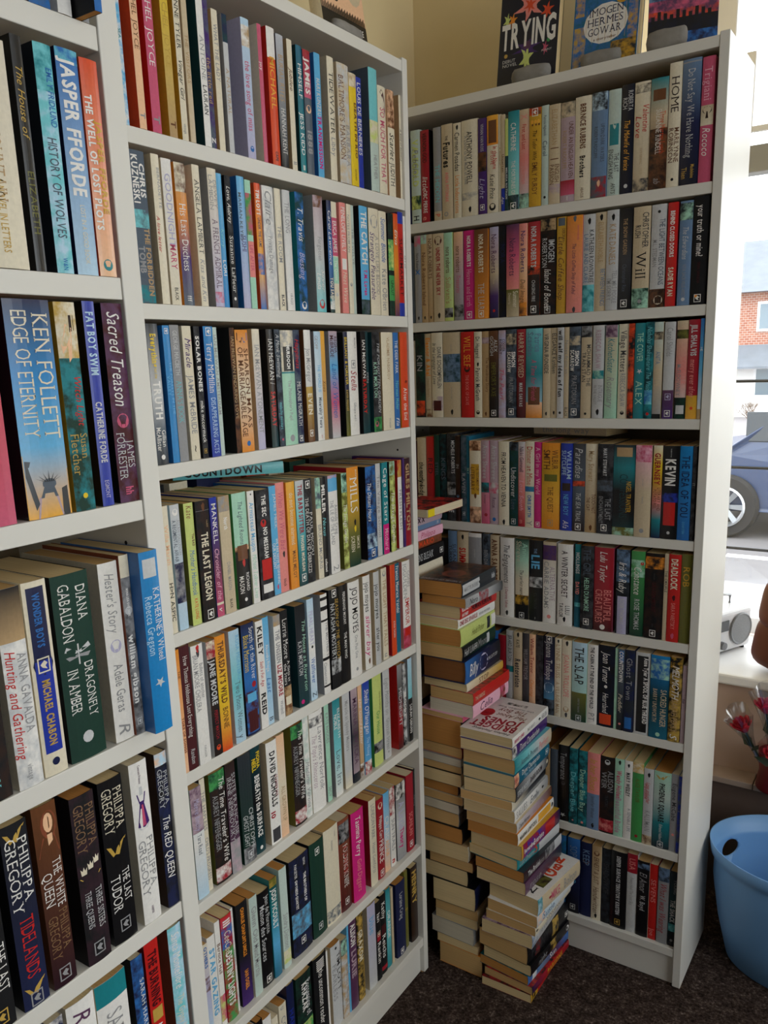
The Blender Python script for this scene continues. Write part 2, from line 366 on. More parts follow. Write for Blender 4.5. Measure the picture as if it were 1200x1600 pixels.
def build_book_meshes(T, H, D, s, page='cream', hb=False, art=None):
    """local frame: x across the spine (-T/2..T/2, front cover on +x), y into the shelf (spine at 0), z up"""
    rnd = random.Random(round(T*1e5)*7+round(H*1e5))
    bul = min(.0022, T*.06)
    g, mot = parse_col(s.col)
    nx = 5
    xs = [(-.5+i/nx)*T for i in range(nx+1)]
    def sy(x): return -bul*(1-(2*x/T)**2)
    c = MB(); t = .0006 if not hb else .0022
    side, smot = parse_col(s.side) if s.side else ([g[len(g)//2]], mot)
    # spine (gradient stops give the rows)
    nz = max(1, len(g)-1)
    zs = [H*(1-i/nz) for i in range(nz+1)]
    for i in range(nz):
        ct, cb_ = g[min(i, len(g)-1)], g[min(i+1, len(g)-1)]
        for j in range(nx):
            o = len(c.v); c.v += [(xs[j], sy(xs[j]), zs[i+1]), (xs[j+1], sy(xs[j+1]), zs[i+1]), (xs[j+1], sy(xs[j+1]), zs[i]), (xs[j], sy(xs[j]), zs[i])]
            c.f.append((o, o+1, o+2, o+3)); c.mi.append(0); c.ca.append([(*cb_, 1), (*cb_, 1), (*ct, 1), (*ct, 1)])
            c.cb.append([(*(mot or ct), 1 if mot else 0)]*4)
    # side sheets + thickness
    for sgn in (-1, 1):
        x0 = sgn*T/2; x1 = sgn*(T/2-t)
        a, b = min(x0, x1), max(x0, x1)
        c.box((a, 0, 0), (b, D, H), side[0], smot)
    # inner face of the spine sheet, top and bottom rim
    for zz, fl in ((0, 1), (H, 0)):
        for j in range(nx):
            q = [(xs[j], sy(xs[j]), zz), (xs[j+1], sy(xs[j+1]), zz), (xs[j+1], sy(xs[j+1])+t, zz), (xs[j], sy(xs[j])+t, zz)]
            if fl: q = q[::-1]
            c.add(q, [(0, 1, 2, 3)], g[0 if zz else -1])
    lay = [0.00008]
    def strip(u0, u1, v0, v1, cols, mt=None):
        """printed area on the spine, u down from the head (0..1), v across (-.5...5)"""
        d = lay[0]; lay[0] += .00003
        ve = sorted({v0, v1, *[x/T for x in xs if v0 < x/T < v1]})
        n = max(1, len(cols)-1)
        for i in range(n):
            ua, ub = u0+(u1-u0)*i/n, u0+(u1-u0)*(i+1)/n; ct, cbm = cols[min(i, len(cols)-1)], cols[min(i+1, len(cols)-1)]
            for a, b in zip(ve, ve[1:]):
                o = len(c.v); c.v += [(a*T, sy(a*T)-d, H*(1-ub)), (b*T, sy(b*T)-d, H*(1-ub)), (b*T, sy(b*T)-d, H*(1-ua)), (a*T, sy(a*T)-d, H*(1-ua))]
                c.f.append((o, o+1, o+2, o+3)); c.mi.append(0); c.ca.append([(*cbm, 1)]*2+[(*ct, 1)]*2); c.cb.append([(*(mt or ct), 1 if mt else 0)]*4)
    def poly(pts, col):
        d = lay[0]; lay[0] += .00003; o = len(c.v)
        for u, v in pts:
            v = max(-.495, min(.495, v)); c.v.append((v*T, sy(v*T)-d, H*(1-max(0, min(1, u)))))
        c.f.append(tuple(range(o, o+len(pts)))); c.mi.append(0); cc = rgb(col); c.ca.append([(*cc, 1)]*len(pts)); c.cb.append([(*cc, 0)]*len(pts))
    for it in s.items:
        if it[0] == 'B':
            cs, mm = parse_col(it[1]); strip(it[2], it[3], -.5, .5, cs, mm)
        elif it[0] == 'Q':
            u0, u1 = it[2], it[3]
            if u1-u0 > .075: strip(u0, u1, -.36, .36, [rgb(it[1])]); continue
            um = (u0+u1)/2; hv = min(.27, .0065/T); hu = hv*T/H*1.15
            if it[1] in ('white', 'lightgrey', 'grey', 'gold', 'cream', 'tan', 'lilac', 'silver'):      # publisher's device: small outlined square with a figure
                for a, b, c_, d_ in ((-1, -.82, -1, 1), (.82, 1, -1, 1), (-.82, .82, -1, -.8), (-.82, .82, .8, 1)): strip(um+a*hu, um+b*hu, c_*hv, d_*hv, [rgb(it[1])])
                poly([(um-.6*hu, .1*hv), (um-.2*hu, .6*hv), (um+.1*hu, .2*hv), (um+.6*hu, .5*hv), (um+.3*hu, -.3*hv), (um-.1*hu, -.6*hv)], it[1])
            else:                                                                                       # small dark bird-like device
                poly([(um-.9*hu, .2*hv), (um-.4*hu, .6*hv), (um+.5*hu, .5*hv), (um+1.0*hu, .1*hv), (um+.4*hu, -.3*hv), (um-.3*hu, -.45*hv)], it[1])
        elif it[0] == 'O': 
            r = it[4]*1.0; poly([(it[2]+abs(r)*T/H*math.sin(2*math.pi*k/12), it[3]+abs(r)*math.cos(2*math.pi*k/12)) for k in range(12)], it[1])
        elif it[0] == 'P':
            for pts, col in shapes2d(it[1], it[2]): poly(pts, col)
    for it in s.items:
        if it[0] != 'T': continue
        _, st, col, f0, f1, txt = it
        lat = st[1:] ; st = st[0]
        hmax, vc = (.6*T, 0) if not lat else (.37*T, (.235 if lat == 'R' else -.215)*T)
        if st == 'b' and not lat: hmax = .62*T
        V, F = fit(txt, st, (f1-f0)*H, hmax)
        if not len(V): continue
        d = .00035; o = len(c.v); cc = rgb(col)
        X = np.clip(V[:, 1]+vc, -T/2, T/2); Zz = H*(1-f0)-V[:, 0]
        Y = np.interp(X, xs, [sy(q) for q in xs])-d
        c.v += list(zip(X.tolist(), Y.tolist(), Zz.tolist()))
        for f in F:
            c.f.append(tuple(i+o for i in f)); c.mi.append(0); c.ca.append([(*cc, 1)]*len(f)); c.cb.append([(*cc, 0)]*len(f))
    if art: art(c, T, H, D)
    p = MB(); i0 = 0 if not hb else .003
    pc = rgb(PGMAP.get(page, page))
    k = rnd.uniform(.9, 1.06); pc = tuple(min(1, x*k) for x in pc)
    # page block: slightly curved at the spine, cut flush
    prof = [(-T/2+t, D-.0008-i0), (-T/2+t, .0005)] + [(x*(1-2*t/T), sy(x)+t+.0002) for x in xs[1:-1]] + [(T/2-t, .0005), (T/2-t, D-.0008-i0)]
    n = len(prof); z0, z1 = .0002+i0, H-.0006-i0
    p.add([(x, y, z0) for x, y in prof]+[(x, y, z1) for x, y in prof], [tuple(range(n)), tuple(range(2*n-1, n-1, -1))]+[(j, j+n, (j+1) % n+n, (j+1) % n) for j in range(n)], pc)
    return c, p

PG = ['pagea', 'pageb', 'pagea', 'pagec', 'paged', 'pageb']
PGMAP = dict(cream='pagea', tan='pageb', ochre='paged', beige='pagec')
QUEUE = []
def make_book(name, T, H, D, s, matrix, label, group, page='cream', hb=False, art=None, matt=False, keep=False, hide=1):
    """every book is queued; the 300 that show largest are then built one by one, the rest as one object"""
    b = dict(name=name, T=T, H=H, D=D, s=s, M=matrix, label=label, group=group, page=page, hb=hb, art=art, matt=matt, keep=keep, hide=hide, extra=None)
    QUEUE.append(b); return b
def shown_area(b):
    """area of the book's spine, head and covers turned to the camera, in the frame"""
    inv = b['M'].inverted() @ CAM; T, H, D = b['T'], b['H'], b['D']; tot = 0
    for face, vis, k in (([(-T/2, 0, 0), (T/2, 0, 0), (T/2, 0, H), (-T/2, 0, H)], inv.y < 0, 1), ([(-T/2, 0, H), (T/2, 0, H), (T/2, D, H), (-T/2, D, H)], inv.z > H, 1 if b['M'][2][2] < .5 else .25)):
        if not vis: continue
        P = []
        for q in face:
            v = (b['M'] @ Vector(q))-CAM; z = v.dot(_f); P.append((min(1200, max(0, PX+F_PX*v.dot(_r)/z)), min(1600, max(0, PY-F_PX*v.dot(_u)/z))))
        tot += k*abs(sum(P[i][0]*P[(i+1) % 4][1]-P[(i+1) % 4][0]*P[i][1] for i in range(4))/2)
    return tot*b['hide']
def build_queue(limit=300):
    QUEUE.sort(key=lambda b: -(1e9 if b['keep'] else shown_area(b)))
    big = MB(); big.lx = []
    for i, b in enumerate(QUEUE):
        c, p = build_book_meshes(b['T'], b['H'], b['D'], b['s'], b['page'], b['hb'], b['art'])
        if i < limit:
            e = link(b['name'], None); e.matrix_world = b['M']; e.empty_display_size = .02
            tag(e, b['label'], 'book', b['group'])
            link('cover', c.mesh('cover', [M_MATT if b['matt'] else M_COVER], True), e)
            link('pages', p.mesh('pages', [M_PAPER], True), e)
            if b['extra']: b['extra'](e)
        else:
            for mb, mi in ((c, 1 if b['matt'] else 0), (p, 2)):
                o = len(big.v); A = np.array(mb.v); R = np.array(b['M'])
                big.lx += A[:, 0].tolist(); big.v += (A @ R[:3, :3].T+R[:3, 3]).tolist()
                big.f += [tuple(q+o for q in f) for f in mb.f]; big.ca += mb.ca; big.cb += mb.cb; big.mi += [mi]*len(mb.f)
    if len(QUEUE) > limit:
        o = link('paperback_books', big.mesh('paperback_books', [M_COVER, M_MATT, M_PAPER], True))
        tag(o, 'the smaller-looking paperbacks filling up the shelves, mostly thin ones and ones further away', 'books', None, 'stuff')

CASEN = {'N': 'nearest bookcase', 'M': 'middle bookcase', 'R': 'corner bookcase'}
ORD = ['', 'top', 'second', 'third', 'fourth', 'fifth', 'sixth', 'seventh', 'bottom']
def rowname(case, row):
    if case == 'N': return ORD[row+1]+' shelf'
    return ORD[row]+' shelf'
NTH = 'zeroth first second third fourth fifth sixth seventh eighth ninth tenth eleventh twelfth thirteenth fourteenth fifteenth sixteenth'.split()
def describe(s):
    col = main_word(s.col)
    if s.col[0] == '^':
        cs = s.col[1:].split(':'); b = word(cs[-1])
        if b != col: col = col+' to '+b
    if s.col[0] == '~': col = 'mottled '+col
    ts = [i for i in s.items if i[0] == 'T']
    tx = word(max(ts, key=lambda i: (i[4]-i[3])*(1.5 if i[1][0] == 'b' else 1))[2]) if ts else None
    pic = any(i[0] in 'P' or (i[0] == 'B') for i in s.items)
    return col, tx, pic
SHELF = r"""# N 0
670.7 22.6 200|~brown:slate||nL tan .2 .8 THE STORY;nR tan .2 .8 OF A LIFE|oak
695.0 21.5 200|~slate:blue||b lightgrey .75 .93 THE WAIT
723.4 14.5 200|white||n lilac .3 .93 THE SUMMER BEFORE
740.9 7.9 200|blue||i lightblue .6 .96 Open Water|black|.03
749.2 7.2 198|cream|grey .9 1|n grey .5 .9 COLD RIVER
# N 1
623.1 41.0 184|^satin:cream||s tan .18 .7 SATIN MOUNTAIN;n gold .6 .93 A NOVEL IN LETTERS
672.2 10.4 193|black||i gold .12 .42 The House of;n olive .5 .9 ELIZABETH|black
694.1 17.8 193|~aqua:lightblue|~aqua:teal 0 .2|nR blue .1 .35 EMILY FRIDLUND;n slate .4 .84 HISTORY OF WOLVES;n blue .93 .985 W&N|darkslate
716.2 23.4 195|^blue:lightblue|~blue:aqua 0 .06|b white .04 .64 JASPER FFORDE;n cream .68 .95 LOST IN A GOOD BOOK|navy
740.7 19.5 192|^redorange:peach|o teal .945 0 .28|bL white .16 .78 THE WELL OF LOST PLOTS;bR mustard .27 .7 JASPER FFORDE|redorange
# N 2
580.5 39.9 194|^red:rose||s gold .55 .8 THE RED
633.5 46.3 197|^navy:brightblue:skyblue:amber|liberty|sR cream .06 .63 KEN FOLLETT;sL cream .05 .62 EDGE OF ETERNITY|black
683.6 22.6 196|~darkgreen:teal|~cream:gold 0 .26,figure .05 .28,o yellow .925 0 .12|iR red .34 .58 Witch Light;sR gold .62 .74 Susan;sL gold .62 .82 Fletcher|mustard
716.3 13.5 198|royal||b lightblue .05 .35 FAT BOY SWIM;b lightgrey .48 .78 CATHERINE FORDE;n lilac .87 .96 EGMONT|black
737.9 24.5 197|~plum:maroon|o rose .58 0 .3|i white .04 .5 Sacred Treason;sR lightgrey .68 .82 JAMES;sL lightgrey .64 .88 FORRESTER;b rose .92 .96 hh|black
# N 3
546.7 34.6 198|~darkbrown:black||sR lightgrey .2 .55 THE PATH TO;s aqua .6 .93 HOLLOWAY
587.5 25.7 195|~white:lightgrey|^black:tan 0 .26|iL red .3 .84 Hunting and Gathering;nR grey .32 .72 ANNA GAVALDA;n grey .88 .96 vintage|cream
615.8 25.4 195|cream|q navy .03 .4,q royal .4 .88,o navy .42 0 .42,q cream .39 .455|b blue .06 .33 WONDER BOYS;b gold .5 .84 MICHAEL CHABON;o navy .93 0 .16|cream
646.9 42.1 193|darkgreen|dragonfly .38 .46,o lightgrey .88 0 .15|sR white .07 .25 DIANA;sL white .05 .35 GABALDON;sR white .48 .78 DRAGONFLY;sL white .5 .74 IN AMBER|black
701.4 23.5 194|white|o lilac .46 0 .3|i grey .06 .38 Hester's Story;n grey .56 .83 Adele Geras;i grey .9 .96 R|cream
726.0 11.7 198|~grey:darkgrey|cream 0 .12,q lightgrey .9 .95,o lightgrey .3 0 .4|b white .18 .33 MONA LISA OVERDRIVE;b white .4 .85 william gibson|redbrown
738.1 24.0 200|brightblue|q lightgrey .04 .14,star .72|sR white .2 .6 KATHERINE'S Wheel;nL lightblue .24 .56 Rebecca Gregson|blue|.018
# N 4
524.2 28.3 198|black|q gold .9 .96|sR white .55 .8 THE LAST;sL white .3 .6 GREGORY
561.7 27.6 198|^black:navy|feather .02 .1,feather .86 .93,q grey .93 .98|sR white .08 .42 PHILIPPA;sL white .06 .48 GREGORY;s red .5 .83 TIDELANDS|black
595.3 26.4 201|^brown:darkplum|portrait 0 .27,q grey .9 .965|sR white .3 .56 THE WHITE;sL white .36 .54 QUEEN;sR bronze .58 .8 PHILIPPA;sL bronze .6 .84 GREGORY|brown
635.4 28.6 192|~darkplum:black|crowns .36 .48,q grey .88 .95|sR bronze .06 .3 PHILIPPA;sL bronze .05 .33 GREGORY;sR lightgrey .56 .8 THREE SISTERS;sL lightgrey .56 .78 THREE QUEENS|black
670.8 30.5 192|black|feather .37 .46,q grey .86 .93|sR cream .06 .3 PHILIPPA;sL cream .05 .32 GREGORY;sR white .56 .76 THE LAST;sL white .58 .8 TUDOR|black
711.0 23.8 195|white|dress .14 .42|n plum .02 .13 Constant Princess;sR grey .44 .8 PHILIPPA;sL grey .46 .84 GREGORY;n plum .9 .95 HARPER|cream
746.4 16.8 192|~black:navy|~lightblue:peach 0 .08|sR lightgrey .12 .33 PHILIPPA;sL lightgrey .1 .35 GREGORY;i white .4 .8 The RED QUEEN|darkbrown
# N 5
581.5 18.6 198|~white:navy||n grey .2 .8 SUMMER
603.7 33.7 200|white||i plum .06 .4 Rachel;n grey .5 .8 WALKER|cream
638.8 40.0 199|white|teal 0 .14|s grey .2 .5 SARAH;n skyblue .45 .7 HARRIS|cream
687.0 16.0 199|~blue:navy||sR white .04 .7 SARAH HARRISON|black
705.2 19.6 207|red|q gold .42 .5|b maroon .06 .4 THE BURNING;b white .52 .7 ASECRET|darkred
739.8 19.7 204|~aqua:lightblue||i white .04 .4 Santa Montefiore;i cream .45 .8 The Gypsy Madonna|redbrown
# M 1
78.5 7.0 215|~skyblue:white||n teal .2 .8 SEA
102.1 11.9 216|peach||s brown .1 .62 RACHEL JOYCE;b grey .9 .95 T|redorange
125.0 15.7 216|rose|o rose .6 0 .2|s white .1 .62 RACHEL JOYCE;b grey .9 .95 T|red
155.6 14.1 216|^yellow:tan||s gold .1 .62 RACHEL JOYCE;b brown .9 .95 T|mustard
179.2 11.4 216|cream||s black .1 .5 ANNE TYLER;i black .52 .75 Vinegar Girl;n grey .9 .96 vintage|mustard
193.8 9.9 214|beige||n tan .3 .7 THE VISITORS|beige
222.5 12.9 212|white||s grey .3 .6 ANTOINE;n black .62 .8 LAURAIN|darkteal
235.9 11.2 212|~slate:purple||n tan .4 .75 the little red;b white .93 .97 Z|beige
255.0 12.1 188|cream||n grey .1 .5 WHAT THE LADY|tan
272.6 10.2 186|lightgrey|~darkteal:navy 0 .2|s tan .3 .8 A NATURAL|grey
314.6 17.5 194|^lightblue:lilac|~white:tan .05 .2,o blue .93 0 .25|n rose .3 .8 the love song of miss|lilac
349.9 9.1 195|rose||n white .1 .5 joy|cream
371.3 18.7 198|redorange|white .001 .22 redorange|n amber .2 .6 MICHAEL;b maroon .9 .97 CAPE|red
392.4 17.4 193|^silver:black||n tan .15 .5 BURIAL RITES;s white .55 .9 HANNAH KENT|darkgrey
421.6 12.6 194|cream||i brown .1 .5 Jubilee;n grey .92 .97 II|tan
445.1 14.8 192|^bluegreen:teal||n white .1 .45 HIMSELF;n white .5 .88 JESS KIDD;b white .94 .98 =|darkteal
460.3 18.5 189|slate|^crimson:rose 0 .38,o peach .47 0 .35|b white .06 .35 JAMES;b grey .58 .9 1888|slate
490.4 16.0 192|skyblue||b lightgrey .2 .5 HARI KUNZRU;b magenta .5 .93 TRANSMISSION|blue
523.9 18.3 195|cream||s black .12 .62 TIDEWATER;n grey .65 .8 Libby|beige
551.7 33.8 193|~lightgrey:beige||sL brown .1 .8 BALTIMORE'S MANSION;sR grey .5 .85 BARBARA|beige
586.4 21.8 185|yellow|~tan:cream 0 .12|bR brown .2 .8 DEATH IN RIO;n brown .85 .95 REYNARD|yellow
610.4 16.5 184|royal||n white .05 .7 LOUIS DE BERNIERES|navy
648.8 27.1 209|mintgrey|aqua 0 .42,~cream:lime .42 .6|n grey .7 .9 HEATHER|slate
677.8 26.0 186|cream|moon .02 .26|n rose .2 .9 SO MUCH FOR THAT|cream
713.1 23.4 187|cream|~peach:brown 0 .35|i black .4 .65 Scarlet;s black .68 .9 JUDITH|peach
755.9 7.3 187|cream||i black .05 .9 A Kind of Intimacy|tan
# M 2
78.8 25.2 194|slate|~slate:aqua .38 .5,~slate:teal .88 1|bR white .08 .3 CHRIS;bL white .03 .34 KUZNESKI;bR tan .5 .95 THE FORBIDDEN;bL grey .62 .8 TOMB|slate
116.1 13.7 195|cream||nR grey .04 .4 BERNADETTE;iL red .35 .7 A love letter|beige
135.0 17.7 193|^white:cream||n lilac .1 .6 GOODNIGHT;n rose .58 .75 MARY;n black .88 .97 BLACK|cream
158.9 20.1 192|^tan:orange:purple:slate|~brown:cream 0 .2|s white .28 .75 His Last Duchess;n white .93 .97 fff|orange
192.3 13.9 194|cream||s black .1 .62 ANGELA LAMBERT;i grey .66 .96 Kiss and Kin|cream
220.3 18.2 194|^cream:lilac|~rose:lilac .89 .97|sR grey .04 .32 DEWEY;sL grey .04 .3 LAMBDIN;s plum .36 .86 A FRENCH ADMIRAL|grey
240.4 10.6 190|^skyblue:brightblue||i aqua .35 .6 Kerry;n white .6 .8 LORI
258.6 12.2 190|~darkgrey:black|o white .93 0 .2|i white .08 .35 Love, Aubrey;s white .45 .88 Suzanne LaFleur|black
283.9 16.2 193|^skyblue:lilac||nL slate .1 .5 MARIAN KEYES;n purple .44 .56 SUSHI|blue
300.7 12.9 190|mint|~green:rose .1 .42,salmon .47 .75|n rose .5 .7 LIFE AFTER
323.3 13.3 189|^redorange:orange:amber:blue|~orange:blue .55 .72|b white .05 .25 TIM LOTT;n navy .27 .5 UNDER THE SAME|redorange
341.0 25.9 188|~white:lightgrey||i grey .03 .3 Claire;n grey .4 .7 Private Damage|white
370.9 14.7 188|cream||n grey .3 .6 THE ROOM;b black .87 .97 BLACK|white
388.1 18.9 188|^lightgrey:white||n grey .1 .35 THE LONG;n grey .85 .95 VIRAGO|lightgrey
422.6 21.9 190|~blue:darkteal|o white .95 0 .3|i white .12 .4 T. Travis;i lilac .5 .72 Blessing|teal
467.6 26.1 191|^rosegrey:lightgrey:aqua|~brown:rosegrey 0 .1,o red .93 0 .3|n grey .35 .55 Forgotten;iR white .6 .84 Silver;iL white .66 .8 Linda|grey
506.3 13.5 188|^navy:blue:darkgreen|~white:teal .85 .97|i white .05 .6 Carol Lawrence;b cream .68 .88 YOU SAID|black
521.5 17.0 188|cream|rose .14 .48,mint .49 .73,star .83|n white .17 .45 ERICA JAMES;n white .52 .7 The Queen|beige
542.6 18.3 189|salmon|q white .5 .6|n white .04 .44 PENELOPE LIVELY;i cream .62 .9 Heat Wave|salmon
564.7 13.2 189|cream||nL grey .03 .5 NOTES FROM AN;o grey .73 0 .25|cream
578.2 10.3 189|mintgrey||n grey .05 .7 THE TWELVE
606.5 26.8 192|skyblue|~darkgreen:slate .86 1|b white .05 .53 THE CATCH;b magenta .58 .82 T.M. Logan|black
636.9 33.3 192|cream|o grey .12 0 .36|sR grey .25 .8 A LOVE LIKE BLOOD;iL purple .22 .85 Strangely Pleasurable|olive
672.1 25.8 191|cream||i blue .06 .48 Summer Blonde;n grey .55 .95 Kate OBrien
701.7 19.1 190|~darkgreen:black|~lime:green .25 .55,green .6 .85|n black .65 .8 UNCUT|black
721.2 16.0 192|^redorange:orange:plum||i white .05 .4 Elvis
737.6 18.4 197|red|royal 0 .11,royal .87 1|n maroon .25 .8 SUPERMARKET|plum
756.4 7.0 191|white||n grey .1 .8 ART OF
# M 3
81.7 20.2 195|^darkslate:grey:lightgrey:slate:darkslate|o white .945 0 .18|b yellow .07 .3 Everything;n yellow .31 .38 but the;b white .4 .67 TRUTH;nR white .75 .87 Gillian;nL white .73 .9 McAllister|darkslate
109.3 12.5 193|brightblue|q white .03 .05|nR skyblue .25 .65 THE FORESTS IN THE;nL skyblue .28 .58 VALLEY|blue
124.5 16.9 194|grey||n lightgrey .04 .36 GEORGE MACBETH;s aqua .4 .71 ANNA'S BOOK|darkgrey
147.3 17.2 193|cream|~rose:cream .1 .11|i purple .09 .3 Miracle;n grey .36 .8 JAMES McBRIDE;n black .87 .96 ~|cream
171.8 11.3 193|~black:darkgrey|q gold .92 .97|b white .06 .5 SOLAR BONES;n white .56 .88 mike mccormack|black
187.6 19.2 193|^brightblue:royal|q white .02 .06|s white .12 .5 Terry McMillan;s lightblue .54 .97 DISAPPEARING ACTS|navy
207.2 9.4 192|mintgrey||n grey .05 .68 IAN McEWAN AMSTERDAM
242.8 10.8 192|~brown:darkbrown||n tan .07 .72 IAN McEWAN ENDURING LOVE|black
255.0 28.4 189|^orange:cream:orange|butterfly .02 .11,o blue .93 0 .15|nR brown .15 .8 SHARON MAAS;nL brown .14 .87 OF MARRIAGEABLE AGE|amber
295.3 17.3 191|^cream:lilac||n grey .13 .86 IAN McEWAN ATONEMENT|beige
330.2 17.1 191|^black:darkbrown:darkteal||s white .08 .46 IAN McEWAN /;b red .52 .82 SATURDAY|black
347.8 14.4 191|~darkslate:slate||i lightgrey .04 .4 A Monk Swimming;n aqua .62 .85 malachy mccourt;o rose .94 0 .15|black
364.1 33.0 190|mint|~grey:cream 0 .36,q black .14 .35,teal .355 .37|b white .13 .33 MURDOCH;n grey .43 .78 The Philosopher's Pupil;o grey .94 0 .18|mint
399.1 16.3 191|~slate:navy|q white .94 .97|i red .08 .33 Happiness;s white .45 .84 MELANIE McGRATH|slate
423.7 18.2 191|^white:lightgrey|^gold:brown .5 1,q white .9 .94|n grey .16 .46 Jon McGregor;b cream .56 .75 EVEN|brown
451.1 18.8 189|^lightblue:white||nL grey .04 .16 GEOFF;n skyblue .3 .55 THE WORLD IS;b slate .6 .88 Miserably Yours;n red .95 .98 ROW|grey
470.6 14.0 190|^amber:tan||i brown .45 .55 Xoxo|tan
496.5 24.7 190|^rosegrey:skyblue:rose:lightgrey||nR maroon .05 .2 REGINA;nL maroon .04 .24 McBRIDE;i blue .3 .8 Land of Women|grey
538.0 13.0 189|navy|^black:olive .55 1|n yellow .05 .5 BRILLIANT & FOREVER;n gold .55 .75 kevin macneil|black
553.8 29.1 190|white|q grey .28 .34|nR grey .06 .16 MONICA;i crimson .37 .56 Stella;n grey .68 .86 Gillespie and I
593.7 15.9 190|^black:darkbrown:darkteal||n white .08 .45 IAN McEWAN;b red .46 .8 SATURDAY|black
610.0 11.5 191|darkteal||n grey .3 .6 PEN
630.5 26.7 190|~darkgrey:black|~green:darkgreen .85 1,o rose .92 -.2 .2|iR lightgrey .1 .8 THE FORGOTTEN GARDEN;nL mint .3 .65 KATE MORTON|darkteal
665.6 41.5 190|cream||n tan .05 .48 VLADIMIR NABOKOV;n grey .88 .98 PICADOR|tan
709.9 18.8 190|blue||n white .08 .42 THE DEER PARK;n aqua .5 .8 Norman Mailer;i white .88 .97 fla
734.4 27.1 191|redorange||n white .58 .92 After the End;n black .5 .53 *|orange
# M 4
78.5 11.9 192|cream||n peach .1 .5 Willa Marsh;n black .55 .95 H>N ASPIC|cream
95.9 17.5 191|^lightgrey:lightblue|~navy:grey .46 .78,o white .06 0 .3|sR grey .12 .4 ALLAN MALLINSON;nL slate .12 .45 A REGIMENTAL AFFAIR|lightblue
122.5 18.6 189|lime||i redbrown .02 .12 Kate;bR brown .25 .35 The BAD;i blue .38 .75 Mother's Handbook;n redorange .78 .95 KATE LONG|olive
142.9 27.8 189|~black:darkbrown|q brown .02 .08,grey .08 .082,q white .92 .965|nR tan .16 .22 VALERIO;b cream .26 .82 THE LAST LEGION|black
173.7 15.0 190|^royal:plum:rose|cream .88 .9|n white .05 .38 MANKELL;i pink .42 .85 Chronicler of the;i white .9 .97 v|royal
191.6 24.0 189|beige|~grey:tan 0 .13|b white .18 .28 North;n grey .56 .8 DANIEL MASON;n black .88 .96 BLACK|beige
221.8 31.9 189|^mint:mint|~brown:peach .46 .5,black .5 1,q red .57 .64,q brown .45 .58|i slate .07 .44 The Lighted Rooms;nR white .7 .86 RICHARD;nL white .72 .87 MASON;o white .93 0 .1|green
256.9 15.7 188|white|o black .03 0 .1|n skyblue .1 .53 Armistead Maupin;i mint .56 .95 Michael Tolliver Lives|cream
278.0 32.9 186|~black:darkgrey|o red .3 -.1 .2,q red .63 .82,q white .86 .94|b white .05 .24 THE SEC;b white .34 .62 NO MESSIAH|black
312.5 17.4 188|skyblue|q rose .91 .95|sR white .04 .42 JAMES MEEK;nR white .48 .9 WE ARE NOW BEGINNING;nL white .52 .76 OUR DESCENT|blue
330.3 21.7 191|salmon|q black .62 .68|i rose .08 .6 When We Were Bad;n maroon .88 .95 black
354.3 22.2 189|^amber:orange|o orange .94 0 .25|s cream .1 .58 do not become alarmed;n brown .64 .9 MAILE MELOY
378.5 22.8 188|^lightgrey:aqua:teal:darkteal|q white .9 .95|b crimson .04 .5 THE BABYSITTER;b cream .52 .86 PHOEBE MORGAN|teal
402.6 22.0 188|~black:darkgrey|q white .03 .08|sR white .32 .74 PAUL MICOU;sL white .18 .9 THE DEATH OF DAVID DEBRIZZI|black
433.8 15.3 186|cream|~slate:mint 0 .3|n grey .46 .9 BRUNO MORRIS|beige
449.7 15.5 185|^black:black|q black .8 .96|b white .05 .38 MILLER;i aqua .4 .58 Nexus;b white .82 .95 collected|black
473.3 27.5 185|white|skyblue .02 .16,~salmon:skyblue .0 .03|nR grey .3 .6 Amanda Craig;nL grey .25 .7 THE LIE OF THE LAND;n grey .92 .97 2|grey
515.3 17.0 184|~lime:olive|~darkgreen:mint 0 .2|i white .32 .72 The Savage Garden|^olive
533.1 37.4 192|^orange:mustard:olive:darkgreen|q black .53 .58,q yellow .6 .64|nR cream .03 .1 MARK;s white .1 .45 MILLS;nR cream .7 .83 SMOKE;nL cream .69 .85 SCREEN|crimson
597.2 35.1 186|~navy:blue|~navy:lightblue .72 .88,q white .92 .95|iL white .17 .58 The Distant Hours;nR slate .1 .6 KATE MORTON|black
633.6 16.1 188|lightgrey||n grey .12 .8 The Village School|grey
651.8 20.4 188|teal|magenta .67 1|n white .06 .63 Cage of Stars;n pink .72 .95 Mitchard
678.5 20.0 187|~lime:olive|~olive:mint 0 .15|i white .33 .9 The Savage Garden|black
713.7 15.0 186|white|~red:gold 0 .19|n grey .27 .85 FRESH FLESH|red
730.1 7.1 189|purple||n lilac .3 .9 SHADOWS
739.1 21.2 187|^darkplum:crimson||b tan .06 .82 GILES MILTON|plum
# M 5
78.5 7.0 200|^orange:peach||n brown .1 .3 THE;b redbrown .4 .98 TORE OF SONGS
85.9 20.4 202|maroon||s white .08 .73 How Thomas Hobhouse Lost Everything;i lightgrey .83 .95 Random|maroon
108.9 24.2 196|white|q red .02 .04,q darkgrey .04 .1|nR grey .16 .45 Bullets of another;nL grey .08 .55 BRIAN MOORE CHOLERA;n grey .85 .95 PARAGON|lightgrey
141.2 18.6 193|~black:darkbrown|~crimson:cream 0 .15,o redorange .93 0 .25|b lightgrey .16 .55 JANE MOORE;n crimson .6 .85 PERFECT MATCH|lightgrey
160.1 22.5 196|^orange:amber:yellow:amber:redorange||b brown .05 .58 THURSDAY'S WILD;n brown .62 .8 BONNIE|orange
192.4 23.6 195|^lightblue:aqua:lightblue||sR skyblue .05 .44 ROSA MONTERO;s slate .45 .9 Two Moon Women;n slate .93 .96 y|lightgrey
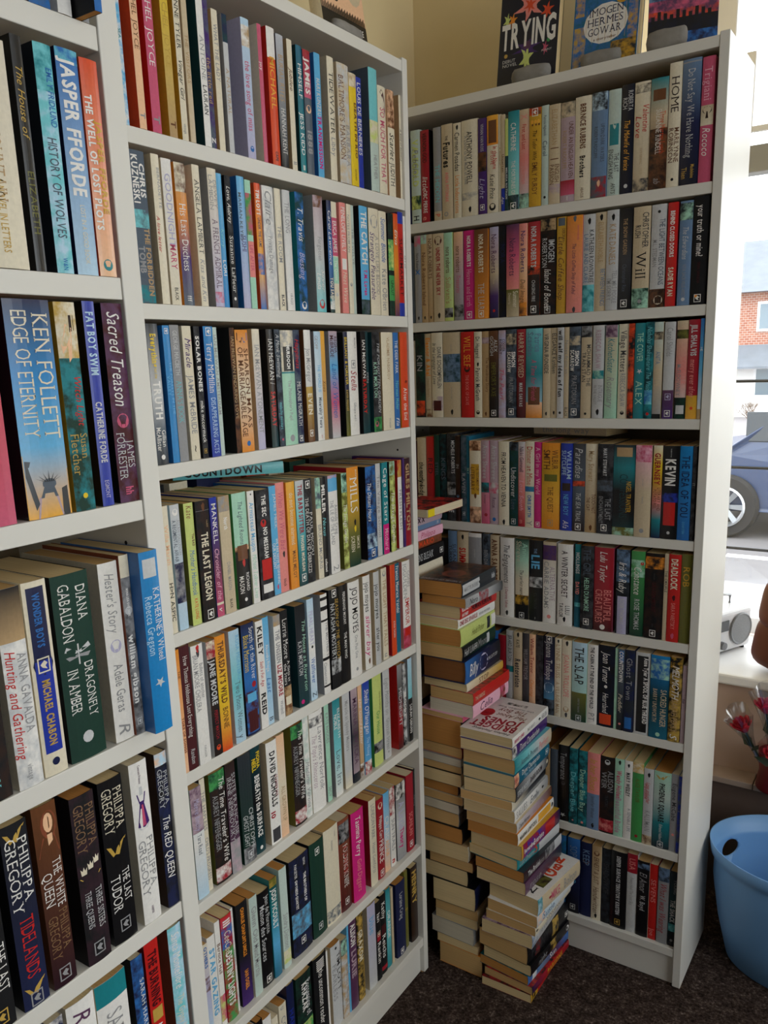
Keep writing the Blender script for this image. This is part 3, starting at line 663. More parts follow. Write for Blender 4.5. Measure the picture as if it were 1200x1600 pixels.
223.4 30.3 196|^navy:blue:navy|~maroon:blue .6 .98,q maroon .78 .97,q skyblue .62 .7,o crimson .55 .2 .18|sR white .04 .5 South of the River;sL yellow .1 .42 Blake Morrison|black
256.7 17.8 193|white||b black .04 .33 KILEY;i red .37 .6 Such a Fun Age;b black .64 .9 REID
275.5 15.3 194|^skyblue:lightblue||n white .25 .5 Alexandra Pringle;i blue .55 .7 Last;n slate .93 .97 B
300.2 17.4 191|white|~tan:grey 0 .1|b grey .14 .45 THE UNSEEN;b crimson .47 .77 LIZ MOORE;n grey .82 .95 Windmill|lightgrey
320.2 19.1 194|black|~tan:brown .72 1,q cream .82 .9|s white .08 .45 Lorrie Moore;sR white .48 .68 A Gate at;sL white .5 .7 the Stairs|black
359.5 28.6 192|^black:darkslate:darkteal|o magenta .95 -.2 .15|iR mint .15 .85 The House at Riverton;nL lightgrey .35 .68 KATE MORTON|darkteal
395.5 18.7 195|^lightblue:white:lightblue|o black .47 0 .15|n lilac .12 .45 PEARL HEART;n blue .58 .83 Wallflower;n slate .92 .97 Z|lightblue
431.4 19.7 195|white|black .03 .06,black .12 .16,black .25 .27,black .63 .66,black .91 .93|nR grey .28 .62 THE MOTHER'S;nL grey .68 .9 Clementine|grey
458.3 29.9 197|black|q white .02 .07,~black:lightgrey .7 .85|iR gold .1 .7 SEASON OF THE WITCH;nL lightgrey .14 .7 NATASHA MOSTERT|black
490.8 28.2 197|black||n white .07 .4 FERDINAND MOUNT;n white .48 .75 THE MAN WHO|black
520.9 37.4 196|white|o grey .92 0 .1|n black .06 .53 JOJO MOYES;n grey .56 .8 One Plus One|white
573.9 24.4 196|white|q brown .9 .93|n black .07 .38 jojo moyes;i magenta .42 .85 silver bay|beige
607.9 19.7 197|lightgrey|star .55|n black .13 .5 jojo moyes;n black .6 .85 after you|beige
639.5 19.9 197|cream|o grey .06 0 .3|n tan .12 .85 THE LIGHT THAT FALLS;n grey .93 .97 u|cream
669.1 18.7 198|redorange||n white .62 .8 KYRA THORN|crimson
690.5 18.1 196|bluegreen||n white .03 .55 Francis Maurice Vandal
719.6 30.9 194|white|~crimson:rose .76 1,q red .77 .86|sR grey .12 .3 CONN;sL grey .03 .42 IGGULDEN;n red .43 .73 EMPEROR|salmon
# M 6
86.5 23.6 194|^lightblue:white:lightblue|~rosegrey:plum 0 .4|i lilac .1 .38 Maeve Binchy;n slate .42 .6 Tara Road|mintgrey
110.5 11.4 200|cream||n grey .06 .5 THE HAPLESS;n grey .52 .9 CHILD'S PROGRESS|black
130.2 34.8 199|~black:darkbrown|~green:darkgreen 0 .15,~white:crimson .85 .98|iR white .06 .82 The Time Traveler's Wife;nL grey .2 .7 AUDREY NIFFENEGGER|^olive
166.2 22.8 201|^darkbrown:plum|~rosegrey:grey .7 1|sR lightgrey .1 .66 SUITE FRANCAISE;sL lightgrey .12 .7 IRENE NEMIROVSKY|black
196.1 30.5 202|^darkslate:darkgreen|~grey:darkgrey .85 1,q lightgrey .9 .95|iR lightgrey .5 .86 CHRISTOPH;iL lightgrey .55 .84 GHOST LIGHT|darkgreen
229.9 23.8 201|^darkteal:black:darkteal|o white .95 0 .15|bR yellow .05 .2 FIONA;bL yellow .1 .22 NEILL;b white .26 .84 BENEATH the SURFACE|black
265.9 27.6 197|white|q darkgrey .85 .98|b black .1 .63 DAVID NICHOLLS;nR crimson .34 .55 STARTER FOR;bL crimson .62 .8 10|beige
294.6 20.4 199|^peach:cream:peach||n tan .5 .85 ALL GROWN UP|peach
335.4 33.7 199|~black:darkbrown|~green:darkgreen 0 .13,~white:crimson .85 .98|iR white .06 .75 The Time Traveler's Wife;nL grey .2 .7 AUDREY NIFFENEGGER|^olive
370.2 16.8 206|~mintgrey:white||i grey .45 .9 Madame Verona
389.0 40.3 203|white|~darkgrey:white .05 .14|iR grey .16 .8 Lawrence Norfolk;iL rosegrey .22 .75 The Pope's Rhinoceros|cream
437.2 13.9 206|mint||n grey .1 .4 KATE RHODES;n grey .85 .95 S6CV|grey
460.0 23.3 204|^teal:aqua:white||nR white .1 .4 ELIZABETH;nL white .15 .3 NOBLE;s slate .52 .88 Love, Iris|grey
494.9 24.2 203|lightgrey|^lightgrey:cream .8 1|n grey .08 .6 Miracle at Speedy Motors|beige
523.4 22.0 203|^rosegrey:darkgrey:rosegrey|darkslate .9 1|n plum .1 .8 MARINA LEWYCKA|navy
548.6 13.9 205|^peach:tan|~white:brown .85 1|i white .08 .7 The Good Father
563.7 23.7 206|^royal:skyblue|~crimson:white .86 1|i white .09 .56 Sheila O'Flanagan;i lightblue .6 .8 The Missing
601.0 32.9 205|lime|~black:grey .74 .85|nR olive .2 .4 DAVID GUTERSON;n green .4 .65 Our House|green
641.4 25.1 205|lightgrey|o grey .93 0 .1|i grey .1 .5 Eight Months on;n grey .55 .9 Ghazzah Street|grey
696.3 19.7 197|^grey:darkgrey:crimson:maroon||n lightgrey .1 .9 MIDNIGHT|red
718.4 12.9 194|~black:lightgrey||b white .1 .9 BLOODY
740.9 16.6 197|^lightblue:aqua:skyblue|black .48 1|n white .55 .9 SARAH OBRIAN|grey
# M 7
89.9 10.4 180|^cream:lilac:lightblue|~brown:lilac .35 .5|b blue .03 .25 OTHERS
100.7 17.6 186|white||b skyblue .1 .85 STAR GAZING|lightgrey
118.9 11.7 204|white|~lime:rose .7 .95|n brown .15 .55 Bernice Hall
131.5 25.1 205|~green:crimson|^red:rose 0 .14,~blue:crimson .1 .3|b white .04 .1 III;i cream .14 .35 CeeCee;b white .35 .85 DESTINY LIGHTS|crimson
157.6 6.5 206|~white:lightgrey||n grey .2 .7 SPELLING
170.8 27.6 203|^black:black:purple||b orange .05 .52 CHARLIE CHAPLIN'S UNCLE;b orange .66 .85 IAN OGEIL|black
200.7 19.6 200|mintgrey||n grey .1 .45 Glenn Old;n grey .48 .8 Maud Martha|cream
224.6 29.3 193|black|q white .92 .95|nR lightgrey .06 .46 Jean de Florette;nL lightgrey .14 .72 Manon des Sources|darkgrey
254.9 19.7 204|^darkgreen:teal:skyblue:bluegreen|~gold:olive 0 .08|b white .1 .5 JODI PICOULT|teal
281.7 20.6 209|mintgrey|~lime:cream .82 .95|i grey .45 .8 Sandra Delmont|mintgrey
313.1 57.0 205|~black:navy|~skyblue:slate .55 .8,q white .86 .89|nR white .05 .12 EDITH;nL white .06 .2 PARGETER;bR white .2 .5 THE BROTHERS OF;bL white .22 .52 GWYNEDD QUARTET|black
374.3 43.8 207|darkgreen|q white .08 .13,q lightgrey .88 .92||black
419.2 47.0 212|cream|~slate:cream .85 .98|sR grey .06 .12 HARPER;s grey .14 .24 MACLEAN|beige
469.8 35.3 208|^redbrown:maroon|~black:grey .04 .25,q white .88 .93|n red .3 .6 K J PARKER;s white .28 .74 FOLDING KNIFE|red
508.1 43.6 206|magenta||i white .06 .5 Tasmina Perry;i salmon .54 .9 Gold Diggers|crimson
572.3 26.2 204|cream||n grey .06 .45 LONDON PARK;i grey .5 .85 Home Comforts|crimson
601.1 26.9 191|crimson|o cream .09 0 .3|n white .22 .5 Philippa Carr;n white .52 .8 PRINCE;q white .92 .95
630.1 23.5 192|^skyblue:lightblue:peach||n white .3 .6 CRAIG;b peach .6 .8 ADAM
655.7 21.1 193|white|~crimson:white 0 .35|n grey .4 .8 SUN TRAILS;b red .9 .97 n
681.1 38.5 189|^darkgrey:lightgrey:grey|~black:white 0 .2|n lilac .25 .6 A Little;b magenta .6 .85 Theory|black
723.3 30.0 192|crimson||n salmon .5 .8 SCANLAN;q white .9 .93|crimson
755.6 7.6 194|black||i grey .2 .6 Anything|black
# M 8
217.6 21.8 183|white||n grey .1 .6 Rachel
241.7 17.1 166|cream||n grey .1 .6 THE LEOPARD
261.0 20.3 180|cream||n grey .03 .06 u;n grey .15 .7 CONTACT
285.2 19.9 206|navy||n royal .2 .8 HARBOUR|navy
314.3 46.2 198|~black:darkgreen|~lime:green .55 .85|nR lightgrey .1 .5 Possession of;b white .1 .42 KHAZAK|darkgreen
364.6 41.9 207|black||n white .04 .15 llllll;i white .14 .75 the uncommon reader|black
407.0 7.0 198|white||n grey .3 .5 i
425.0 32.3 194|lightgrey|o black .05 0 .1|nR black .1 .6 TIM LOTT;nL grey .2 .7 FEARLESS|beige
457.8 20.3 190|~lightgrey:tan|~mint:darkgrey 0 .2|nR grey .3 .9 Half Price Hens & a
479.2 6.4 216|skyblue||n white .2 .8 ISLAND
486.7 25.4 218|plum||b white .06 .3 ALISON;b rosegrey .35 .65 LURIE|plum
515.9 22.9 214|~black:gold||b cream .2 .55 GRAXOM|black
554.3 30.4 208|^lilac:lightgrey||n skyblue .15 .35 blue|beige
586.1 19.0 198|black|q crimson .4 .5,q cream .38 .44|n white .1 .3 Ian;n white .5 .8 Rankin|black
607.8 22.2 201|black|q maroon .38 .5,crimson .9 .95|n white .1 .3 Kathy;n white .5 .8 Reichs
632.8 17.0 202|^teal:aqua:teal||n white .1 .8 ORANGE
651.9 8.6 195|beige||n grey .2 .8 O
669.9 39.1 192|navy|q white .93 .96|n lightgrey .15 .5 Loraine Craig|navy
710.5 14.4 202|olive||n gold .2 .8 E
734.1 29.1 198|darkbrown||b gold .06 .5 HENRY|black
# R 1
101.4 24.7 199|mintgrey|~darkgreen:lime .7 .85|b lime .1 .6 VALEGOLD;i grey .2 .5 Pebbles;n black .92 .97 H
127.3 21.8 195|crimson||n black .03 .35 VERNON GOD;i white .5 .65 little;n white .66 .9 DBC PIERRE;n salmon .94 .98 e|black
159.4 19.6 196|grey|beige .9 1|n aqua .4 .8 THE HIDDEN;n redorange .93 .96 P|black
180.4 27.2 198|beige||n black .12 .17 THE;b black .19 .45 Futures;b salmon .5 .82 ANNA PITONIAK;n grey .92 .97 o
210.1 19.7 196|cream|q black .03 .06|n black .1 .5 Carmen Posadas;n orange .55 .95 Little Indiscretions
231.2 40.1 197|cream|~grey:cream .75 .83,q black .9 .96|n black .12 .66 ANTHONY POWELL;nL grey .16 .66 A Dance to the Music of Time
272.3 19.7 194|purple|~brown:black .35 .55|n lightgrey .06 .34 VIVIAN VAN ROSS;i lilac .6 .85 Light;q white .92 .94
293.4 26.1 196|cream|^amber:orange 0 .3,q brown .05 .28|nR red .32 .55 In the Name;n red .36 .5 of LOVE;i black .6 .85 Katie Price;o black .94 0 .3
320.5 6.3 195|cream||n tan .05 .8 A Woman of
327.2 8.8 193|beige|royal .76 1|n brown .3 .7 Uncertain;i white .8 .97 Age
336.7 7.0 183|darkteal|lime 0 .4|b lightgrey .45 .95 MELISSA NATHAN
344.1 24.5 195|^teal:aqua:mint|~darkgreen:slate .85 1,q white .95 .98|n white .12 .4 CATHERINE;n white .5 .85 THE FORTUNES OF
369.2 22.4 194|^beige:salmon:lightgrey|~mint:darkgrey .85 1|n salmon .05 .1 X;n red .15 .4 First and Last;n salmon .45 .75 Hilary Norman
392.5 25.8 192|mustard|~brown:redorange 0 .07,q white .03 .06,flourish .1 .2|i black .22 .52 The Tudor Wife;n brown .55 .88 EMILY PURDY
419.6 15.2 193|mintgrey|o black .92 0 .18|n slate .1 .3 Patricia Highsmith;n slate .35 .5 Carol
435.7 24.8 191|beige|q brown .43 .55,q beige .44 .54,~rosegrey:beige .8 .9|n tan .05 .4 ELIZABETHAN;nR brown .6 .78 ENGLISH;nL brown .6 .8 PASSION
461.7 30.4 190|rosegrey|~beige:darkgrey 0 .15,^crimson:rose .78 .93|nR brown .2 .76 UNDER AN ENGLISH HEAVEN;nL tan .28 .66 ROBERT RADCLIFFE;i white .94 .98 MMM
492.6 33.6 194|cream||b brown .07 .5 BERNICE RUBENS;b black .57 .78 Brothers;n brown .88 .98 ABACUS
527.4 31.1 195|slateblue|~lightblue:darkslate 0 .17,~crimson:slate .8 1,q peach .83 .9|nR slate .3 .66 UPON DARK WATERS;nL slate .32 .62 ROBERT RADCLIFFE
559.7 25.2 195|mintgrey|q teal .32 .52,q mintgrey .33 .34|nR darkgrey .6 .78 THE LAST;nL darkgrey .56 .84 ENGLISH KING;i black .88 .98 ANTS
586.1 23.9 199|darknavy|o lightgrey .93 0 .16|nR lightgrey .06 .24 ROBERTA;nL lightgrey .12 .22 RICH;i amber .32 .78 The Midwife of Venice
611.5 30.6 198|^cream:beige|~darkbrown:cream .02 .1,~darkgrey:beige .88 1,q beige .78 .85|iR red .2 .45 Valentine;iL red .3 .5 Love;n tan .6 .75 KATE FURNIVALL
643.1 32.6 198|^teal:beige:brown:darkbrown|~brown:darkbrown .45 1,q brown .1 .2|sR redorange .3 .68 Three Martini Lunch;s white .28 .68 SUZANNE RINDELL;i grey .9 .95 ab
676.6 23.1 219|cream|o black .94 0 .12|s darkbrown .05 .45 HOME;nR brown .52 .8 MARILYNNE;nL brown .52 .8 ROBINSON
700.7 33.5 219|^slateblue:navy:darknavy|grey .02 .03|s lightgrey .08 .78 Do Not Say We Have Nothing;nR gold .84 .95 Madeleine;nL gold .86 .95 Thien
735.8 22.4 217|rose|^beige:cream .38 .54,tree .39 .5|s pink .08 .34 Trigiani;i white .56 .78 Rococo|rose
# R 2
105.1 16.2 196|grey|~rose:grey 0 .12|n darkgrey .2 .4 Nora Roberts;b blue .38 .45 X;q black .93 .96
122.1 15.4 196|tan|~mint:grey 0 .1|n brown .2 .8 Nora Roberts Island;q black .93 .96
138.2 14.5 196|^beige:tan||n brown .05 .5 NORA ROBERTS;q black .93 .96
154.5 28.2 195|beige|o maroon .08 0 .35|b crimson .16 .7 UNDER THE NEVER SKY;q black .9 .96
183.4 21.8 194|^mint:lime|~black:grey .85 .96|n brown .16 .45 nora roberts;n tan .5 .8 Sullivan's
207.7 23.6 193|^peach:rosegrey:grey|~black:grey .82 .96|n brown .16 .45 nora roberts;i rose .48 .68 Treasures
233.4 26.7 193|magenta||b white .06 .4 NORA ROBERTS;s pink .43 .85 Heaven and Earth;q white .92 .97
261.8 33.6 192|^brown:orange|q white .93 .96|b cream .06 .48 NORA ROBERTS;s lightgrey .6 .9 THE LIAR
298.7 21.1 193|^lilac:rosegrey:beige:purple:navy||n plum .08 .5 Nora Roberts;n beige .54 .62 Tribute;o red .92 0 .15
320.4 18.9 193|~darknavy:black||n navy .2 .4 NORA
340.3 29.8 193|^plum:rose:salmon:beige|^olive:beige .7 1|n plum .15 .55 Nora Roberts;nR cream .72 .9 Summer;nL cream .74 .86 Desserts
370.7 17.7 192|^salmon:peach:orange|~brown:orange .85 1|n purple .08 .52 Nora Roberts;i brown .6 .85 Dual Image
389.7 28.0 193|^crimson:redorange:redorange|~black:darkbrown .48 1,~redorange:black .46 .56|b lightgrey .05 .48 NORA ROBERTS;n lightgrey .62 .85 CHASING FIRE;q white .91 .96
418.9 34.2 195|~black:darkbrown|~tan:black 0 .12,q lightgrey .93 .97|nR lightgrey .22 .45 IMOGEN;nL lightgrey .2 .5 ROBERTSON;i white .52 .93 Island of Bones
455.6 20.4 195|mustard|q slate .01 .09|nR brown .12 .25 DEBORAH;i brown .2 .85 Little Coffee Shop
478.5 33.7 194|^orange:salmon|q slate .01 .05,q darkgrey .95 .99|nR rose .1 .25 DEBORAH RODRIGUEZ;i plum .28 .8 The Little Coffee Shop of Kabul
513.1 24.9 193|lightgrey|~teal:aqua .72 1,q black .05 .09|nR darkgrey .16 .7 KATHLEEN ROWNTREE;nL slateblue .2 .7 LAURIE AND CLAIRE
538.6 23.6 194|beige|q black .03 .07|n tan .1 .5 ELIZABETH NOBLE;nR slateblue .57 .95 BETWEEN FRIENDS
563.1 24.7 195|lightgrey|q black .05 .09|n tan .14 .54 KATE DANIELS;nR grey .6 .93 TELL MRS POOLE;nL grey .68 .9 I'M SORRY
588.7 25.4 195|^black:darkgrey:black|q white .91 .97|n tan .1 .45 THE SNOW GARDEN;n slate .55 .82 Christopher Rice
617.3 33.3 194|beige|~darkgreen:mint .8 1,o grey .93 0 .12|nR darkgrey .06 .4 CHRISTOPHER;nL darkgrey .18 .3 RUSH;s black .44 .7 Will
652.8 29.0 194|lightgrey|~brown:darkbrown .82 1,o cream .93 .1 .3,o black .07 0 .1|nR slate .14 .78 THE LIGHT BETWEEN OCEANS;nL grey .34 .6 M.L. STEDMAN
684.3 19.1 194|red||b white .08 .52 BEHIND CLOSED DOORS;b cream .62 .9 SADIE RYAN|crimson
706.6 23.8 194|slateblue|~mint:darkslate .02 .18,o lightgrey .94 0 .15|i lightgrey .24 .55 The Edwardians;n grey .6 .92 VITA SACKVILLE-WEST
731.4 28.6 199|black|o orange .92 -.1 .1,q white .92 .96|n white .08 .55 your truth or mine?;n maroon .6 .8 TRISHA SAKHLECHA
# R 3
101.8 23.9 197|~darkgreen:black|~redorange:darkbrown .8 .98|n grey .2 .5 KIN
126.4 18.6 196|beige|~brown:beige .9 1|b orange .05 .5 Eleanor & Abel;n tan .53 .75 Annette Sanford
146.1 28.6 197|cream|~rosegrey:cream .75 .92,q maroon .8 .92|nR darkgrey .17 .65 DIANE SCHOEMPERLEN;iL darkgrey .12 .6 In the Language of Love
176.5 45.3 196|beige|~slateblue:darkteal .25 .58,q black .9 .97|n grey .14 .22 PAUL SCOTT;n grey .64 .78 THE TOWERS OF SILENCE
224.8 32.7 195|red|o darkbrown .43 0 .22|s amber .05 .4 WILL SELF;s salmon .5 .85 THE BOOK OF DAVE
259.2 18.3 194|cream|q black .35 .4,o black .94 0 .25|n darkgrey .06 .3 Dr. Haggard;n darkgrey .42 .8 Patrick McGrath
278.2 18.1 194|tan|~rosegrey:brown .07 .14,q brown .93 .98|nR brown .3 .7 The Wondrous Story
297.6 21.8 194|^brown:darkbrown:black|q white .91 .98|nR lightgrey .1 .24 ALEX;nL lightgrey .06 .28 GOUGH;n olive .36 .75 EMPEROR'S AXE
320.9 17.0 194|~rosegrey:lilac||nL black .1 .27 ROBERT;nR black .1 .24 COOVER;i rose .4 .8 The Pearl
340.2 23.7 195|~darkslate:slate|~darkslate:beige .05 .17,q white .9 .96|bR white .25 .42 SIMON;bL white .25 .48 SCARROW;n grey .54 .82 PRAETORIAN
365.8 20.6 194|^crimson:maroon|q maroon .9 .96|n beige .04 .54 HARRY REVISED;b lightgrey .6 .87 MARK SARVAS
387.6 38.6 194|^aqua:teal:lightblue|^peach:orange .82 1,q brown .65 .85|nR slateblue .06 .26 Patricia;nL slateblue .04 .3 Scanlan;i rose .34 .8 A Time for Friends
427.5 16.3 193|beige||n darkgrey .06 .5 VIRGINIA IRONSIDE;q black .93 .97
444.6 15.8 193|beige||n darkgrey .06 .5 ELEGANCE Kathleen;q black .92 .96
460.8 14.6 193|lightgrey||b black .03 .76 will self my idea of fun;o black .94 0 .2
476.1 11.1 193|beige||n grey .05 .6 Notes from an;n darkgrey .88 .98 BLACK
488.2 23.5 193|~darkslate:slate|~slate:beige .1 .2,q white .9 .96|bR white .26 .42 SIMON;bL white .25 .48 SCARROW;n grey .53 .84 PRAETORIAN
513.3 22.9 193|beige|~black:grey 0 .12,o black .95 0 .12|nR darkgrey .2 .65 MOHAMMAD THE;nL darkgrey .28 .6 TRAIN STAN
539.2 24.0 193|lightgrey|~mint:teal .48 .57,q black .9 .96|b rosegrey .05 .46 REBECCA SHAW;nR grey .64 .82 INTRIGUE;nL grey .64 .85 IN THE VALLEY
566.3 25.1 192|^beige:mint|~plum:rosegrey 0 .13|i teal .14 .5 KitchenSister;i grey .55 .88 Rosemary
593.7 20.6 193|cream|o black .94 0 .2|n darkgrey .07 .5 Village Matters;n grey .52 .87 REBECCA SHAW
614.9 11.1 193|~black:redorange||n darkbrown .1 .5 FIRE
627.2 21.9 193|teal|star .5|n mint .1 .4 THE COVER;n mint .6 .85 ALEX
649.4 15.8 194|~darkteal:teal|~blue:aqua .7 .85,o red .95 0 .2|i aqua .05 .72 Nicholas Shakespeare The Vision
666.1 17.4 193|^mintgrey:beige:grey|~beige:black .1 .18,black .95 1|n slateblue .3 .43 ANITA;n beige .48 .66 SHREVE
686.3 21.1 192|lightgrey|^plum:purple .7 1,q lilac .74 .8,q white .92 .97|n grey .06 .35 Carol Shields
710.4 22.1 193|^beige:salmon:mintgrey|~black:olive .09 .18,~darkgreen:black .78 1,q lightgrey .86 .95|nR salmon .34 .66 WHISTLE;nL grey .44 .76 McELDOWNEY
733.3 21.8 194|crimson|^mustard:amber .76 1,o redorange .89 0 .14|b lightgrey .05 .36 JILL SHALVIS;n salmon .4 .78 merry ever after
755.7 7.0 195|^blue:skyblue:white|tan .9 1|n white .1 .5 HE
# R 4
99.0 24.6 201|beige||n black .4 .75 mary lodge;n black .3 .6 the outline
125.2 21.6 204|^red:crimson||n maroon .2 .5 RED
147.9 13.1 209|darkgreen||n slate .2 .6 STEEL
162.2 19.3 211|~darkteal:black||n slate .2 .6 KINGS
183.0 22.8 213|~black:darkgrey|~grey:black .55 .7|nR lightgrey .08 .45 MICHELE ROBERTS;b lightgrey .75 .9 TITLE
206.2 11.5 207|darkbrown|o slateblue .7 0 .3|n grey .2 .5 IN
219.5 14.5 209|~darkteal:slate|q lightgrey .88 .93|n grey .3 .8 RAVEN
234.7 8.0 207|bluegreen||n mint .2 .6 SKY
244.5 29.3 197|cream|~brown:peach 0 .12,q mustard .28 .65,q brown .66 .67,~brown:peach .8 1|nR brown .3 .6 THE TESTAMENT OF;nL brown .32 .6 LITERARY
274.9 20.1 198|^rosegrey:rose|~teal:darkslate .5 .62,o crimson .89 .1 .2|n lightgrey .05 .45 Anita Shreve;i plum .65 .75 Resistance
296.0 23.0 199|rosegrey|~lightgrey:rose .5 .63,o blue .94 0 .2|n lightgrey .06 .46 Anita Shreve;n plum .68 .8 Rescue
320.0 25.7 197|cream|q black .93 .99|n black .13 .78 FROM HEAVEN TO VIENNA
346.8 21.0 196|~darkteal:darkgreen|~slate:black 0 .1|n lightgrey .3 .65 Undiscover;n slate .68 .8 Love;q lightgrey .92 .97
368.8 16.4 197|^lightgrey:salmon:crimson||n plum .06 .35 Nikki Gemmell;i pink .45 .8 Lost South;n salmon .92 .96 m
385.9 21.8 198|cream|~blue:teal .52 .58|s red .06 .5 Dinner at Mine;b blue .62 .88 CHRIS SMYTH;n grey .92 .98 Y
408.4 17.3 197|magenta||n pink .06 .6 A Girl in my World;q white .94 .97
427.3 42.4 196|^orange:mustard:amber:orange|q olive .36 .44|nR brown .08 .3 WILBUR;nL brown .08 .3 SMITH;s brown .5 .8 THE QUEST;q tan .9 .95
472.5 26.1 196|royal|q darkbrown .45 .54|nR lightblue .08 .4 WILLIAM;nL lightblue .08 .36 SUTCLIFFE;n skyblue .58 .82 NEW BOY;i white .88 .97 Afa
499.6 27.6 196|^darkgrey:slate:darkbrown|~redorange:darkbrown .42 .48,q white .93 .96|i lightgrey .05 .38 Paradise;i lightgrey .55 .88 THE SEA TRIAL
527.9 26.6 196|^cream:tan||n tan .08 .42 Mary Stewart;nR brown .56 .78 TOUCH NOT;nL brown .6 .75 THE CAT;q brown .92 .97
555.7 34.1 197|~black:darkgrey|~darkgrey:slate .4 .52,q white .9 .96|b lightgrey .05 .35 MARY STEWART;nR grey .6 .84 THE LAST;nL grey .58 .88 ENCHANTMENT
590.4 46.6 196|^darkslate:teal:black:black:darkteal|q tan .03 .13,~olive:mint .91 1|s darkteal .32 .8 CONFESSIONS;nR mustard .4 .74 NIGEL TRANTER
637.9 33.0 196|^pink:beige:beige|~rose:pink 0 .18,o grey .93 0 .15|n grey .36 .44 AN EQUAL MUSIC;n grey .55 .63 VIKRAM SETH
673.9 18.5 196|^cream:yellow:mustard:salmon:teal:navy||b crimson .08 .42 GUERNSEY;nR brown .45 .7 LITERARY AND;nL brown .47 .68 POTATO PEEL|crimson
693.5 33.0 196|black|~royal:black .5 .6,q red .6 .85,o lightgrey .93 0 .1|n lightgrey .03 .12 WE NEED TO TALK;b white .14 .42 KEVIN
727.1 25.1 196|^brightblue:blue||n navy .1 .75 THE IDEA OF YOU;n skyblue .8 .93 SUSAN STEIN
752.8 7.7 196|~black:darkgrey||n grey .2 .6 IT
# R 5
182.2 23.7 200|slateblue||nR darkgrey .15 .4 SUSAN;nL darkgrey .14 .5 TUROW
207.6 30.2 200|beige|q black .03 .1|b red .2 .5 SUMMER
238.8 34.4 199|grey|white 0 .05|n lightgrey .2 .3 JOAN DIDION;n maroon .4 .5 THE
276.9 16.9 200|~slate:darkslate|o black .08 0 .3|n grey .2 .45 BEN DARK
295.7 22.9 198|beige||b brown .05 .6 ANNA SANDERS
322.6 34.3 195|white|q black .92 .97|i black .08 .56 The Engagements;n crimson .62 .88 J. Courtney Sullivan
360.8 33.8 195|^darkgreen:mint:cream:cream:cream|black .8 1,~mustard:black .7 .82,q lightgrey .95 .96|nR mint .05 .25 Anne;sL cream .03 .28 Shreve;i black .38 .75 The perfect marriage
396.5 32.0 195|black|~lightgrey:black .45 .58|b slateblue .1 .16 THE;b skyblue .18 .35 LIE;n darkgrey .65 .85 C.L. TAYLOR;n white .95 .98 www
430.5 31.7 194|^beige:white:white|~plum:purple .04 .22|nR rosegrey .3 .72 ALTERNATIVE;nL grey .24 .82 CARRIE ADAMS;o salmon .92 0 .15
467.4 34.1 193|white|q black .9 .94|n darkplum .08 .65 A WINTER SECRET;nR black .75 .86 LULU;nL black .72 .9 TAYLOR
507.0 13.7 195|^teal:darkteal:bluegreen|~aqua:teal .7 .75|b lightgrey .1 .35 HOLLINGS;b salmon .45 .6 DAVID|darkgreen
522.3 28.8 194|~black:darkgrey|q white .88 .94|n slate .04 .35 THE GIRL;n mint .38 .78 HELEN DUNMORE
552.1 43.3 193|^crimson:crimson:maroon|o white .95 0 .14|i white .05 .4 Lulu Taylor;nR salmon .5 .88 BEAUTIFUL;nL salmon .5 .9 CREATURES|rose
602.0 29.3 193|~black:darkslate|~slateblue:darkslate 0 .38,q lilac .55 1|i white .15 .5 Iris & Ruby;n lightgrey .58 .88 ROSIE THOMAS
634.2 29.9 192|^green:darkgreen|~green:mint .1 .3,o red .14 .3 .12|i white .18 .5 Constance;n lightgrey .56 .92 ROSIE THOMAS
665.0 40.2 191|~black:darkbrown|~orange:darkbrown .04 .18,q white .9 .97|n darkgrey .23 .3 THE ROAD;n maroon .34 .68 DRAGON MOUNT;n darkgrey .82 .86 story
705.7 8.2 193|beige|q black .3 .34|n darkgrey .03 .6 THE COUPLE
714.8 24.3 193|red||b cream .05 .4 DEADLOCK;q maroon .46 .52;n salmon .55 .85 SARA PARETSKY;q rose .9 .96
739.7 22.0 195|olive||n mustard .1 .4 ROB
# R 6
338.7 19.7 196|lightgrey|~teal:slate .46 .54|n darkgrey .06 .4 JERARD BURTON
359.3 22.2 196|beige|q black .02 .05|n black .1 .2 KATE;b darkgrey .35 .72 Restoration
382.9 16.4 196|darkgrey||n grey .2 .6 WILLIAM TREVOR
400.2 14.5 196|peach|q tan .9 .95|n crimson .05 .5 William Trevor;i orange .58 .8 Cheating
415.6 18.3 196|~black:darkgrey||n darkgrey .15 .5 WILLIAM TREVOR
436.6 25.9 197|^darknavy:navy:skyblue|~slate:black .8 1,o lightblue .65 0 .5,q white .02 .05|n lightgrey .07 .55 Joanna Trollope
463.8 16.3 196|cream|q black .02 .05|n tan .08 .5 LYNNE TRUSS;n tan .55 .95 A VILLAGE MAN
481.4 23.5 195|cream|o tan .88 0 .3,q black .02 .06|n salmon .18 .72 JOANNA TROLLOPE;q darkgrey .92 .98
506.6 35.5 195|^lightblue:mint|^olive:darkgreen .63 1,q lightgrey .94 .97|n black .06 .52 THE SLAP;n grey .7 .88 CHRISTOS TSIOLKAS
543.0 23.5 194|white||b darkgrey .03 .8 THE CABIN AT THE END OF THE WORLD;n grey .86 .96 PT
567.8 37.6 197|~darknavy:black|q redorange .84 .97,o white .5 0 .1|i white .08 .45 Joan Turner;i white .58 .82 Heartland
606.2 7.0 194|mint||n grey .2 .5 O
613.6 14.5 195|^slate:black|q blue .02 .16,o salmon .92 0 .2|b white .03 .4 COUNTDOWN;i cream .52 .8 Paddler
628.9 21.2 196|~navy:darkslate|q blue .82 .96|n grey .1 .6 Ghost Town
652.1 32.3 194|lightgrey|q black .04 .97|bR white .06 .86 Anne Tyler A SPOOL OF BLUE THREAD
